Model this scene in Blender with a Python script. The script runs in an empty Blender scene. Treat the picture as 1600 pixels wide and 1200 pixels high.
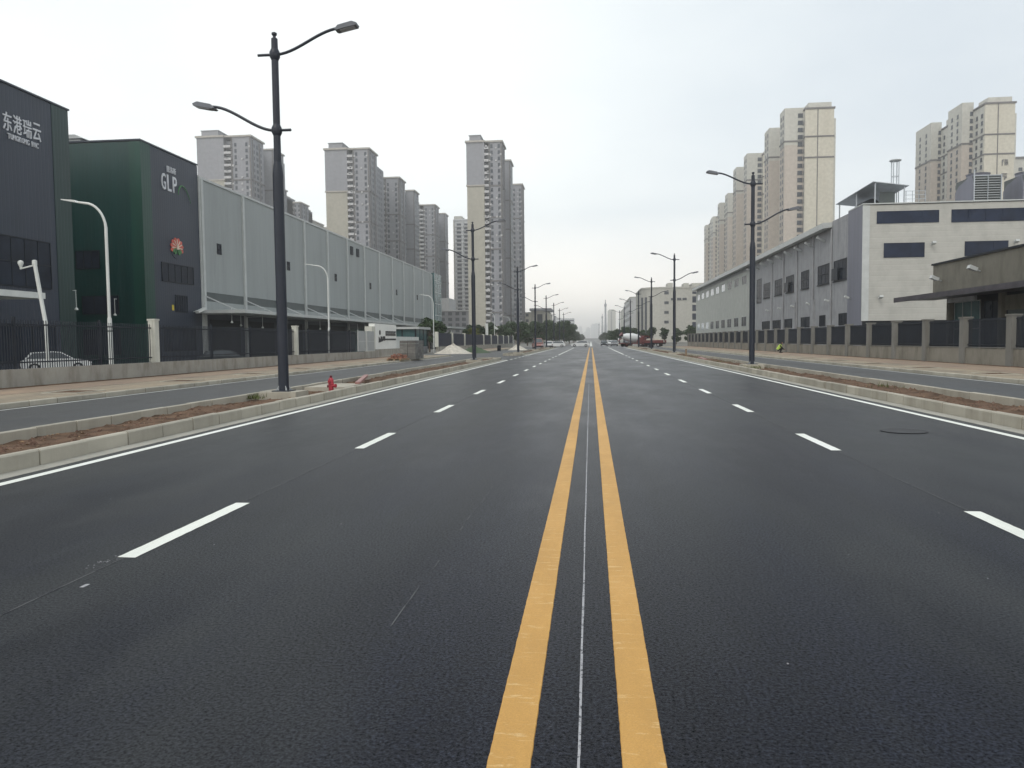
import bpy, math, random
from mathutils import Vector, Matrix, Euler, noise
random.seed(7)
R = math.radians
S = bpy.context.scene
COL = S.collection

# ------------------------------------------------------------------ camera
cam_d = bpy.data.cameras.new('camera'); cam = bpy.data.objects.new('camera', cam_d); COL.objects.link(cam)
cam_d.sensor_width = 36.0; cam_d.lens = 1202.0 / 1600.0 * 36.0
cam_d.clip_start = 0.05; cam_d.clip_end = 20000
CM = Matrix.Rotation(R(5.8908), 4, 'Z') @ Matrix.Rotation(R(90 - 3.2238), 4, 'X') @ Matrix.Rotation(R(-0.6), 4, 'Z')
cam.matrix_world = Matrix.Translation((0, 0, 1.66)) @ CM
S.camera = cam

# ------------------------------------------------------------------ sky, sun, exposure
W = bpy.data.worlds.new('World'); S.world = W; W.use_nodes = True
SUN_EL, SUN_AZ = 48.0, 205.0        # azimuth clockwise from +Y: behind the camera, a little to the left
def world():
    nt = W.node_tree; N = nt.nodes; L = nt.links; N.clear()
    out = N.new('ShaderNodeOutputWorld'); bg = N.new('ShaderNodeBackground'); L.new(bg.outputs[0], out.inputs[0])
    bg.inputs['Strength'].default_value = 0.1
    sky = N.new('ShaderNodeTexSky'); sky.sky_type = 'NISHITA'; sky.sun_disc = False
    sky.sun_elevation = R(SUN_EL); sky.sun_rotation = R(SUN_AZ); sky.dust_density = 3.0
    tc = N.new('ShaderNodeTexCoord')
    # cloud sheet seen on a plane overhead, so that clouds shrink towards the horizon
    sep = N.new('ShaderNodeSeparateXYZ'); L.new(tc.outputs['Generated'], sep.inputs[0])
    add = N.new('ShaderNodeMath'); add.operation = 'ADD'; add.inputs[1].default_value = 0.22
    mx0 = N.new('ShaderNodeMath'); mx0.operation = 'MAXIMUM'; mx0.inputs[1].default_value = 0.0
    L.new(sep.outputs[2], mx0.inputs[0]); L.new(mx0.outputs[0], add.inputs[0])
    dv = N.new('ShaderNodeVectorMath'); dv.operation = 'DIVIDE'
    cmb = N.new('ShaderNodeCombineXYZ')
    for i in range(3): L.new(add.outputs[0], cmb.inputs[i])
    L.new(tc.outputs['Generated'], dv.inputs[0]); L.new(cmb.outputs[0], dv.inputs[1])
    off = N.new('ShaderNodeVectorMath'); off.operation = 'ADD'; off.inputs[1].default_value = (3.15, 1.7, 0)
    L.new(dv.outputs[0], off.inputs[0])
    n1 = N.new('ShaderNodeTexNoise'); n1.inputs['Scale'].default_value = 0.75; n1.inputs['Detail'].default_value = 7; n1.inputs['Roughness'].default_value = 0.52
    L.new(off.outputs[0], n1.inputs['Vector'])
    rp = N.new('ShaderNodeValToRGB'); L.new(n1.outputs['Fac'], rp.inputs[0])
    e = rp.color_ramp.elements
    e[0].position = 0.33; e[0].color = (0.50, 0.555, 0.61, 1)
    e[1].position = 0.68; e[1].color = (0.80, 0.83, 0.825, 1)
    m = e.new(0.49); m.color = (0.67, 0.705, 0.72, 1)
    # the cloud is thinner ahead and to the left, thicker and greyer to the right
    dot = N.new('ShaderNodeVectorMath'); dot.operation = 'DOT_PRODUCT'; dot.inputs[1].default_value = (-0.30, 0.90, 0.32)
    L.new(tc.outputs['Generated'], dot.inputs[0])
    mr = N.new('ShaderNodeMapRange'); mr.inputs[1].default_value = 0.70; mr.inputs[2].default_value = 0.97; mr.inputs[3].default_value = 0.0; mr.inputs[4].default_value = 0.60
    mr.clamp = True; L.new(dot.outputs['Value'], mr.inputs[0])
    mA = N.new('ShaderNodeMix'); mA.data_type = 'RGBA'; L.new(mr.outputs[0], mA.inputs[0]); L.new(rp.outputs[0], mA.inputs[6]); mA.inputs[7].default_value = (0.80, 0.835, 0.82, 1)
    # pale warm haze low over the horizon
    hz = N.new('ShaderNodeMapRange'); hz.inputs[1].default_value = 0.0; hz.inputs[2].default_value = 0.16; hz.inputs[3].default_value = 0.9; hz.inputs[4].default_value = 0.0
    L.new(sep.outputs[2], hz.inputs[0])
    mB = N.new('ShaderNodeMix'); mB.data_type = 'RGBA'; L.new(hz.outputs[0], mB.inputs[0]); L.new(mA.outputs[2], mB.inputs[6]); mB.inputs[7].default_value = (1.38, 1.25, 1.10, 1)
    # a thicker, greyer bank of cloud high on the right
    d2 = N.new('ShaderNodeVectorMath'); d2.operation = 'DOT_PRODUCT'; d2.inputs[1].default_value = (0.72, 0.52, 0.46); L.new(tc.outputs['Generated'], d2.inputs[0])
    m2 = N.new('ShaderNodeMapRange'); m2.inputs[1].default_value = 0.55; m2.inputs[2].default_value = 0.95; m2.inputs[3].default_value = 0.0; m2.inputs[4].default_value = 0.72; L.new(d2.outputs['Value'], m2.inputs[0])
    mD = N.new('ShaderNodeMix'); mD.data_type = 'RGBA'; L.new(m2.outputs[0], mD.inputs[0]); L.new(mB.outputs[2], mD.inputs[6]); L.new(mixc(N, L, n1.outputs['Fac'], (0.40, 0.45, 0.50), (0.58, 0.63, 0.66)), mD.inputs[7])
    mB = mD
    sc = N.new('ShaderNodeVectorMath'); sc.operation = 'SCALE'; sc.inputs['Scale'].default_value = 10.0
    L.new(mB.outputs[2], sc.inputs[0])
    mC = N.new('ShaderNodeMix'); mC.data_type = 'RGBA'; mC.inputs[0].default_value = 0.94
    L.new(sky.outputs[0], mC.inputs[6]); L.new(sc.outputs[0], mC.inputs[7]); L.new(mC.outputs[2], bg.inputs[0])
sd = bpy.data.lights.new('sun', 'SUN'); sd.energy = 0.7; sd.angle = R(25); sd.color = (1.0, 0.95, 0.87)
sun = bpy.data.objects.new('sun', sd); COL.objects.link(sun)
az = R(SUN_AZ); el = R(SUN_EL)
tow = Vector((math.sin(az) * math.cos(el), math.cos(az) * math.cos(el), math.sin(el)))
sun.rotation_euler = tow.to_track_quat('Z', 'Y').to_euler(); sun.location = tow * 200
vs = S.view_settings
vs.view_transform = 'Standard'; vs.look = 'None'; vs.gamma = 1.0; vs.use_curve_mapping = False; vs.exposure = 0.58
S.render.engine = 'CYCLES'
S.cycles.use_denoising = True; S.cycles.denoiser = 'OPENIMAGEDENOISE'
S.cycles.max_bounces = 6; S.cycles.diffuse_bounces = 3; S.cycles.glossy_bounces = 3; S.cycles.volume_bounces = 4
S.cycles.transparent_max_bounces = 8

# ------------------------------------------------------------------ materials
def nodes(name):
    m = bpy.data.materials.new(name); m.use_nodes = True
    nt = m.node_tree; return m, nt, nt.nodes, nt.links, nt.nodes['Principled BSDF']
def mapped(N, L, scale=(1, 1, 1), kind='Object'):
    tc = N.new('ShaderNodeTexCoord'); mp = N.new('ShaderNodeMapping'); mp.inputs['Scale'].default_value = scale
    if kind == 'World':
        g = N.new('ShaderNodeNewGeometry'); L.new(g.outputs['Position'], mp.inputs[0])
    else: L.new(tc.outputs[kind], mp.inputs[0])
    return mp.outputs[0]
def noise_n(N, L, vec, scale, detail=5, rough=0.6):
    n = N.new('ShaderNodeTexNoise'); n.inputs['Scale'].default_value = scale; n.inputs['Detail'].default_value = detail
    n.inputs['Roughness'].default_value = rough; L.new(vec, n.inputs['Vector']); return n.outputs['Fac']
def ramp(N, L, fac, stops):
    r = N.new('ShaderNodeValToRGB'); L.new(fac, r.inputs[0]); e = r.color_ramp.elements
    while len(e) < len(stops): e.new(0.5)
    for i, (p, c) in enumerate(stops): e[i].position = p; e[i].color = (*c, 1)
    return r.outputs[0]
def mixc(N, L, fac, a, b, mode='MIX'):
    x = N.new('ShaderNodeMix'); x.data_type = 'RGBA'; x.blend_type = mode
    for s, v in ((0, fac), (6, a), (7, b)):
        if hasattr(v, 'links'): L.new(v, x.inputs[s])
        elif s == 0: x.inputs[0].default_value = v
        else: x.inputs[s].default_value = (*v, 1) if len(v) == 3 else v
    return x.outputs[2]
def mul(c, k): return tuple(x * k for x in c)
def bump(N, L, p, h, strength, dist):
    b = N.new('ShaderNodeBump'); b.inputs['Strength'].default_value = strength; b.inputs['Distance'].default_value = dist
    L.new(h, b.inputs['Height']); L.new(b.outputs[0], p.inputs['Normal'])
def plain(name, c, rough=0.7, var=0.18, scale=1.5, stretch=(1, 1, 1), metal=0.0, bmp=0.0, bscale=40, spec=0.5, rnd=0.0):
    m, nt, N, L, p = nodes(name)
    v = mapped(N, L, stretch, 'World')
    f = noise_n(N, L, v, scale)
    col = ramp(N, L, f, [(0.3, mul(c, 1 - var)), (0.7, mul(c, 1 + var))])
    if rnd:
        oi = N.new('ShaderNodeObjectInfo'); mr = N.new('ShaderNodeMapRange'); mr.inputs[3].default_value = 1 - rnd; mr.inputs[4].default_value = 1 + rnd
        L.new(oi.outputs['Random'], mr.inputs[0]); hs = N.new('ShaderNodeHueSaturation'); L.new(mr.outputs[0], hs.inputs['Value']); L.new(col, hs.inputs['Color']); col = hs.outputs[0]
    L.new(col, p.inputs['Base Color'])
    p.inputs['Roughness'].default_value = rough; p.inputs['Metallic'].default_value = metal; p.inputs['Specular IOR Level'].default_value = spec
    if bmp: bump(N, L, p, noise_n(N, L, mapped(N, L, (1, 1, 1), 'World'), bscale, 3), bmp, 0.01)
    return m
def weathered(name, c, stain, amount=0.5, rough=0.85, vscale=(0.5, 0.5, 0.06), spec=0.3, rnd=0.0):
    """wall with vertical rain streaks and blotches"""
    m, nt, N, L, p = nodes(name)
    f1 = noise_n(N, L, mapped(N, L, vscale, 'World'), 3.0, 6, 0.65); f2 = noise_n(N, L, mapped(N, L, (1, 1, 1), 'World'), 0.8, 6, 0.7)
    a = ramp(N, L, f2, [(0.3, mul(c, 0.86)), (0.7, mul(c, 1.1))])
    k = ramp(N, L, f1, [(0.48, (0, 0, 0)), (0.78, (amount,) * 3)])
    bw = N.new('ShaderNodeRGBToBW'); L.new(k, bw.inputs[0])
    col = mixc(N, L, bw.outputs[0], a, stain)
    if rnd:
        oi = N.new('ShaderNodeObjectInfo'); mr = N.new('ShaderNodeMapRange'); mr.inputs[3].default_value = 1 - rnd; mr.inputs[4].default_value = 1 + rnd
        L.new(oi.outputs['Random'], mr.inputs[0]); hs = N.new('ShaderNodeHueSaturation'); L.new(mr.outputs[0], hs.inputs['Value']); L.new(col, hs.inputs['Color']); col = hs.outputs[0]
    L.new(col, p.inputs['Base Color']); p.inputs['Roughness'].default_value = rough; p.inputs['Specular IOR Level'].default_value = spec
    bump(N, L, p, noise_n(N, L, mapped(N, L, (1, 1, 1), 'World'), 25, 4), 0.25, 0.01)
    return m
def clad(name, c, axis, pitch=0.3, rough=0.45, spec=0.4, depth=0.02, var=0.08, dirt=0.15):
    """profiled metal sheet: ribs repeat along one axis (0 x, 1 y, 2 z)"""
    m, nt, N, L, p = nodes(name)
    g = N.new('ShaderNodeNewGeometry'); s = N.new('ShaderNodeSeparateXYZ'); L.new(g.outputs['Position'], s.inputs[0])
    mm = N.new('ShaderNodeMath'); mm.operation = 'PINGPONG'; mm.inputs[1].default_value = pitch / 2; L.new(s.outputs[axis], mm.inputs[0])
    dv = N.new('ShaderNodeMath'); dv.operation = 'MULTIPLY'; dv.inputs[1].default_value = 2 / pitch; L.new(mm.outputs[0], dv.inputs[0])
    h = ramp(N, L, dv.outputs[0], [(0.08, (0, 0, 0)), (0.25, (1, 1, 1))])
    st = [0.25, 0.25, 0.25]; st[2] = 0.03 if axis != 2 else 0.2
    f = noise_n(N, L, mapped(N, L, tuple(st), 'World'), 3, 6, 0.65)
    col = ramp(N, L, f, [(0.3, mul(c, 1 - var - dirt)), (0.55, c), (0.75, mul(c, 1 + var))])
    L.new(col, p.inputs['Base Color']); p.inputs['Roughness'].default_value = rough; p.inputs['Specular IOR Level'].default_value = spec
    bump(N, L, p, h, 0.5, depth)
    return m
def asphalt(name, c, rough=0.72, spec=0.2, dust=(0.036, 0.0385, 0.0415), dusty=1.0, tone=0.4):
    """bitumen with fine aggregate, paver passes along the road and a film of dust towards the kerbs"""
    m, nt, N, L, p = nodes(name)
    w = mapped(N, L, (1, 1, 1), 'World')
    fine = noise_n(N, L, w, 55, 4, 0.85); clump = noise_n(N, L, w, 14, 5, 0.8); mid = noise_n(N, L, w, 1.1, 6, 0.7)
    lanes = noise_n(N, L, mapped(N, L, (0.5, 0.02, 1), 'World'), 2.2, 5, 0.6)
    patch = noise_n(N, L, mapped(N, L, (0.30, 0.09, 1), 'World'), 1.5, 6, 0.65)
    vo = N.new('ShaderNodeTexVoronoi'); vo.inputs['Scale'].default_value = 110; L.new(w, vo.inputs['Vector'])
    a = ramp(N, L, fine, [(0.38, mul(c, 0.25)), (0.52, c), (0.66, mul(c, 2.9))])
    a = mixc(N, L, 1.0, a, ramp(N, L, clump, [(0.3, (0.6,) * 3), (0.7, (1.5,) * 3)]), 'MULTIPLY')
    a = mixc(N, L, 1.0, a, ramp(N, L, lanes, [(0.32, (1 - tone,) * 3), (0.68, (1 + tone,) * 3)]), 'MULTIPLY')
    sp = ramp(N, L, vo.outputs['Color'], [(0.0, (0, 0, 0)), (0.95, (0, 0, 0)), (1.0, (0.7, 0.7, 0.7))])
    bw = N.new('ShaderNodeRGBToBW'); L.new(sp, bw.inputs[0]); a = mixc(N, L, bw.outputs[0], a, (0.11, 0.11, 0.12))
    # dust: thin near the centre line, more of it towards the kerbs, in long smears
    g = N.new('ShaderNodeNewGeometry'); sx = N.new('ShaderNodeSeparateXYZ'); L.new(g.outputs['Position'], sx.inputs[0])
    ab = N.new('ShaderNodeMath'); ab.operation = 'ABSOLUTE'; L.new(sx.outputs[0], ab.inputs[0])
    mr = N.new('ShaderNodeMapRange'); mr.inputs[1].default_value = 0.5; mr.inputs[2].default_value = 6.5; mr.inputs[3].default_value = -0.10; mr.inputs[4].default_value = 0.12; L.new(ab.outputs[0], mr.inputs[0])
    ad = N.new('ShaderNodeMath'); ad.operation = 'ADD'; L.new(patch, ad.inputs[0]); L.new(mr.outputs[0], ad.inputs[1])
    dk = ramp(N, L, ad.outputs[0], [(0.40, (0, 0, 0)), (0.62, (0.85 * dusty,) * 3)]); db = N.new('ShaderNodeRGBToBW'); L.new(dk, db.inputs[0])
    fd = mixc(N, L, 1.0, ramp(N, L, fine, [(0.35, mul(dust, 0.6)), (0.65, mul(dust, 1.3))]), ramp(N, L, mid, [(0.3, (0.85,) * 3), (0.7, (1.1,) * 3)]), 'MULTIPLY')
    a = mixc(N, L, db.outputs[0], a, fd)
    L.new(a, p.inputs['Base Color'])
    L.new(ramp(N, L, patch, [(0.3, (rough - 0.07,) * 3), (0.7, (rough + 0.08,) * 3)]), p.inputs['Roughness']); 
    sm = N.new('ShaderNodeMapRange'); sm.inputs[1].default_value = 0.36; sm.inputs[2].default_value = 0.68; sm.inputs[3].default_value = spec * .1; sm.inputs[4].default_value = spec * 2.1; L.new(fine, sm.inputs[0]); L.new(sm.outputs[0], p.inputs['Specular IOR Level'])
    a2 = N.new('ShaderNodeMath'); a2.operation = 'ADD'; L.new(fine, a2.inputs[0]); L.new(clump, a2.inputs[1])
    bump(N, L, p, fine, 0.6, 0.005)
    return m
def paint(name, c, under, wear=0.62, rough=0.6, ws=(1, 1, 1), scale=22):
    """road paint, worn through to the asphalt in places"""
    m, nt, N, L, p = nodes(name)
    w = mapped(N, L, ws, 'World')
    f = noise_n(N, L, w, scale, 8, 0.75); g = noise_n(N, L, mapped(N, L, (1, 0.35, 1), 'World'), 1.6, 6, 0.7); fine = noise_n(N, L, mapped(N, L, (1, 1, 1), 'World'), 140, 2)
    a = ramp(N, L, g, [(0.3, mul(c, 0.86)), (0.5, c), (0.72, tuple(min(0.85, x * 1.12 + 0.02) for x in c))])
    k = ramp(N, L, f, [(wear, (0, 0, 0)), (wear + 0.09, (1, 1, 1))]); bw = N.new('ShaderNodeRGBToBW'); L.new(k, bw.inputs[0])
    a = mixc(N, L, bw.outputs[0], a, under)
    a = mixc(N, L, 1.0, a, ramp(N, L, fine, [(0.3, (0.88,) * 3), (0.7, (1.08,) * 3)]), 'MULTIPLY')
    L.new(a, p.inputs['Base Color']); p.inputs['Roughness'].default_value = rough
    bump(N, L, p, fine, 0.3, 0.004)
    return m
def paving(name, c1, c2, mortar, sx, sy):
    m, nt, N, L, p = nodes(name)
    b = N.new('ShaderNodeTexBrick'); L.new(mapped(N, L, (1, 1, 1), 'World'), b.inputs['Vector'])
    b.inputs['Scale'].default_value = 1.0; b.inputs['Brick Width'].default_value = sx; b.inputs['Row Height'].default_value = sy
    b.inputs['Mortar Size'].default_value = 0.008; b.inputs['Color1'].default_value = (*c1, 1); b.inputs['Color2'].default_value = (*c2, 1); b.inputs['Mortar'].default_value = (*mortar, 1)
    f = noise_n(N, L, mapped(N, L, (1, 0.4, 1), 'World'), 0.7, 6, 0.7)
    col = mixc(N, L, 1.0, b.outputs['Color'], ramp(N, L, f, [(0.3, (0.68, 0.68, 0.7)), (0.7, (1.25, 1.2, 1.1))]), 'MULTIPLY')
    L.new(col, p.inputs['Base Color']); p.inputs['Roughness'].default_value = 0.85
    bump(N, L, p, b.outputs['Fac'], -0.4, 0.01)
    return m
def glass(name, c, rough=0.22, var=0.3, spec=0.14):
    m, nt, N, L, p = nodes(name)
    oi = N.new('ShaderNodeObjectInfo')
    f = noise_n(N, L, mapped(N, L, (1, 1, 1), 'World'), 0.6, 3)
    col = ramp(N, L, f, [(0.3, mul(c, 1 - var)), (0.7, mul(c, 1 + var))]); L.new(col, p.inputs['Base Color'])
    p.inputs['Roughness'].default_value = rough; p.inputs['Specular IOR Level'].default_value = spec
    return m

world()
AS = (0.0058, 0.0074, 0.0138)
M = {}
M['asphalt'] = asphalt('asphalt', AS, 0.365, 0.115)
M['asphalt_side'] = asphalt('asphalt_side', (0.042, 0.045, 0.05), 0.58, 0.3, (0.066, 0.067, 0.067), 1.2, 0.15)
M['white_paint'] = paint('white_paint', (0.78, 0.80, 0.74), AS, 0.72)
M['white_thin'] = paint('white_thin', (0.62, 0.63, 0.60), AS, 0.66)
M['yellow_paint'] = paint('yellow_paint', (0.52, 0.285, 0.068), (0.64, 0.43, 0.19), 0.565, ws=(0.5, 2.6, 1), scale=9)
M['chalk'] = paint('chalk', (0.36, 0.36, 0.38), AS, 0.52, scale=30)
M['chalk_faint'] = paint('chalk_faint', (0.075, 0.077, 0.08), AS, 0.5, scale=9)
M['kerb'] = weathered('kerb_concrete', (0.40, 0.375, 0.315), (0.19, 0.165, 0.12), 0.55, rnd=0.13)
M['gutter'] = weathered('gutter_concrete', (0.36, 0.35, 0.31), (0.2, 0.18, 0.14), 0.5)
M['soil'] = plain('red_soil', (0.120, 0.078, 0.054), 0.95, 0.5, 2.2, bmp=0.9, bscale=22, spec=0.1)
M['clod'] = plain('soil_clod', (0.14, 0.088, 0.066), 0.95, 0.5, 6, spec=0.1)
M['pave_pink'] = paving('pink_paving', (0.30, 0.225, 0.165), (0.25, 0.19, 0.145), (0.17, 0.14, 0.11), 0.4, 0.2)
M['pave_grey'] = paving('tan_paving', (0.30, 0.25, 0.185), (0.255, 0.22, 0.17), (0.16, 0.14, 0.11), 0.4, 0.2)
M['wall_conc'] = weathered('fence_wall_concrete', (0.34, 0.325, 0.29), (0.12, 0.10, 0.065), 0.75, vscale=(0.5, 0.45, 0.16))
M['wall_conc_dark'] = weathered('stained_wall_concrete', (0.245, 0.23, 0.195), (0.085, 0.075, 0.055), 0.8, vscale=(0.5, 0.45, 0.16))
M['pillar_conc'] = weathered('pillar_concrete', (0.19, 0.188, 0.175), (0.13, 0.12, 0.095), 0.5, rnd=0.06)
M['pillar_white'] = weathered('white_pillar', (0.60, 0.60, 0.54), (0.32, 0.32, 0.27), 0.35)
M['bars'] = plain('dark_fence_bar', (0.022, 0.027, 0.037), 0.6, 0.15, spec=0.25)
M['lamp'] = plain('lamp_paint', (0.022, 0.027, 0.040), 0.42, 0.1, spec=0.35)
M['lamp_head'] = plain('lamp_head_grey', (0.12, 0.13, 0.15), 0.4)
M['lens'] = plain('lamp_lens', (0.5, 0.52, 0.55), 0.2)
M['white_metal'] = plain('white_metal', (0.62, 0.64, 0.62), 0.4, 0.08)
M['grey_metal'] = plain('grey_metal', (0.36, 0.38, 0.385), 0.45, 0.08)
M['steel'] = plain('galvanised_steel', (0.38, 0.41, 0.44), 0.35, 0.12, metal=0.5)
M['charcoal'] = clad('charcoal_cladding', (0.023, 0.032, 0.052), 1, 0.35, 0.42, 0.5, 0.012, 0.1, 0.1)
M['charcoal_x'] = clad('charcoal_cladding_end', (0.023, 0.032, 0.052), 0, 0.35, 0.42, 0.5, 0.012, 0.1, 0.1)
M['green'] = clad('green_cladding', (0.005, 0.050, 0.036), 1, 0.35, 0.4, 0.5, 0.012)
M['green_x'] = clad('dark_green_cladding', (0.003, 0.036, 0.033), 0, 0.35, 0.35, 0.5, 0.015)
M['dark'] = plain('near_black_panel', (0.010, 0.013, 0.019), 0.55, 0.2, spec=0.3)
M['grey_clad'] = clad('grey_cladding', (0.30, 0.325, 0.325), 1, 0.3, 0.5, 0.4, 0.012, 0.05, 0.09)
M['light_trim'] = plain('light_grey_trim', (0.46, 0.48, 0.475), 0.45, 0.08)
M['louvre_dark'] = clad('dark_louvre', (0.085, 0.10, 0.10), 2, 0.12, 0.5, 0.4, 0.03)
M['glass_dark'] = glass('dark_glass', (0.011, 0.016, 0.028))
M['glass_faint'] = glass('faint_glass', (0.019, 0.025, 0.038))
M['glass_car'] = glass('car_glass', (0.07, 0.085, 0.095), 0.1, 0.3, 0.6)
M['glass_blue'] = glass('blue_dark_glass', (0.016, 0.024, 0.048))
M['glass_teal'] = glass('teal_glass', (0.06, 0.12, 0.125))
M['glass_sky'] = plain('sky_painted_glass', (0.5, 0.55, 0.6), 0.1)  # bright sky reflection painted into the pane colour
M['cream_clad'] = clad('cream_cladding', (0.43, 0.425, 0.395), 2, 0.6, 0.55, 0.35, 0.012, 0.05, 0.1)
M['ware_side'] = weathered('warehouse_render', (0.305, 0.31, 0.325), (0.15, 0.15, 0.155), 0.65)
M['ware_pale'] = weathered('warehouse_pale', (0.40, 0.415, 0.39), (0.24, 0.24, 0.22), 0.5)
M['ware_blue'] = clad('blue_grey_cladding', (0.17, 0.175, 0.215), 1, 0.3, 0.5, 0.4, 0.01)
M['guard'] = weathered('brown_grey_render', (0.185, 0.175, 0.145), (0.075, 0.068, 0.05), 0.65, vscale=(0.5, 0.35, 0.12))
M['beige'] = weathered('tower_beige', (0.37, 0.355, 0.305), (0.28, 0.27, 0.245), 0.4, vscale=(0.05, 0.05, 0.012))
M['mauve'] = weathered('tower_grey', (0.265, 0.27, 0.295), (0.20, 0.205, 0.22), 0.4, vscale=(0.05, 0.05, 0.012))
M['stone'] = weathered('tower_base_stone', (0.22, 0.195, 0.17), (0.14, 0.12, 0.10), 0.4)
M['band'] = plain('tower_band', (0.20, 0.195, 0.205), 0.7)
M['band_l'] = plain('tower_light_band', (0.36, 0.34, 0.31), 0.7)
M['tcream'] = weathered('tower_cream', (0.52, 0.495, 0.42), (0.38, 0.34, 0.27), 0.35, vscale=(0.06, 0.06, 0.01))
M['tpink'] = weathered('tower_pinkish', (0.45, 0.405, 0.36), (0.31, 0.27, 0.23), 0.35, vscale=(0.06, 0.06, 0.01))
M['tgrey'] = weathered('tower_pale_grey', (0.48, 0.475, 0.435), (0.34, 0.33, 0.3), 0.35, vscale=(0.06, 0.06, 0.01))
M['tband'] = plain('tower_dark_band', (0.13, 0.125, 0.125), 0.7)
M['win'] = glass('tower_window', (0.065, 0.075, 0.09), 0.3)
M['rail'] = plain('balcony_panel', (0.42, 0.42, 0.43), 0.5)
M['twhite'] = weathered('tower_white', (0.55, 0.56, 0.57), (0.42, 0.42, 0.43), 0.3)
M['tile_grey'] = plain('ground_grey', (0.16, 0.155, 0.14), 0.9, 0.3, 0.05, spec=0.2)
M['yard'] = plain('yard_concrete', (0.20, 0.195, 0.18), 0.85, 0.25, 0.4, spec=0.3)
M['leaf'] = plain('leaves', (0.036, 0.064, 0.024), 0.6, 0.45, 0.9, spec=0.3, rnd=0.2)
M['leaf_y'] = plain('yellow_leaves', (0.13, 0.14, 0.03), 0.6, 0.4, 0.9, spec=0.3)
M['bark'] = plain('bark', (0.10, 0.075, 0.055), 0.9, 0.3, 8)
M['red'] = plain('red_paint', (0.13, 0.032, 0.032), 0.4, 0.15)
M['hyd_red'] = plain('hydrant_red', (0.36, 0.028, 0.045), 0.42, 0.3, 9)
M['hyd_dark'] = plain('hydrant_dark_red', (0.10, 0.012, 0.022), 0.45, 0.2, 9)
M['pink'] = plain('faded_red_paint', (0.30, 0.15, 0.135), 0.5, 0.15)
M['car_white'] = plain('white_car_paint', (0.70, 0.71, 0.71), 0.25, 0.04)
M['car_dark'] = plain('dark_car_paint', (0.018, 0.026, 0.028), 0.22, 0.1)
M['car_grey'] = plain('grey_car_paint', (0.18, 0.18, 0.19), 0.25, 0.1)
M['rubber'] = plain('tyre_rubber', (0.018, 0.018, 0.018), 0.85)
M['chrome'] = plain('wheel_rim', (0.45, 0.46, 0.47), 0.3, metal=0.7)
M['sand'] = plain('pale_sand', (0.50, 0.47, 0.41), 0.95, 0.25, 2.5, bmp=0.8, bscale=9, spec=0.1)
M['brick'] = plain('grey_paver', (0.16, 0.155, 0.145), 0.9, 0.2, 3, rnd=0.25)
M['brick_red'] = plain('red_brick', (0.25, 0.12, 0.085), 0.9, 0.25, 5, rnd=0.3)
M['wood'] = plain('pallet_wood', (0.24, 0.165, 0.10), 0.85, 0.3, 9)
M['sign_white'] = plain('sign_white', (0.76, 0.77, 0.74), 0.6, 0.05)
M['sign_black'] = plain('black_lettering', (0.02, 0.02, 0.022), 0.6)
M['letter'] = plain('pale_lettering', (0.60, 0.62, 0.66), 0.5, 0.04)
M['arc_green'] = plain('arc_green', (0.06, 0.20, 0.07), 0.5)
M['petal'] = plain('petal_red', (0.55, 0.10, 0.07), 0.5)
M['petal_c'] = plain('petal_cream', (0.62, 0.52, 0.42), 0.5)
M['hivis'] = plain('hi_vis_cloth', (0.42, 0.58, 0.10), 0.8, 0.15)
M['black_cloth'] = plain('black_cloth', (0.016, 0.016, 0.018), 0.9, 0.3)
M['skin'] = plain('skin', (0.30, 0.175, 0.12), 0.6)
M['grass'] = plain('grass_blades', (0.09, 0.11, 0.03), 0.8, 0.4, 4)
M['iron'] = plain('cast_iron', (0.05, 0.052, 0.057), 0.42, 0.3, 8, bmp=0.4, bscale=60)
M['rim_shade'] = plain('shaded_iron_rim', (0.012, 0.012, 0.014), 0.6)
M['yellow'] = plain('yellow_plate', (0.55, 0.42, 0.04), 0.5)
M['hazeblock'] = plain('far_concrete', (0.22, 0.22, 0.22), 0.9, 0.15, 0.02)

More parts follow.
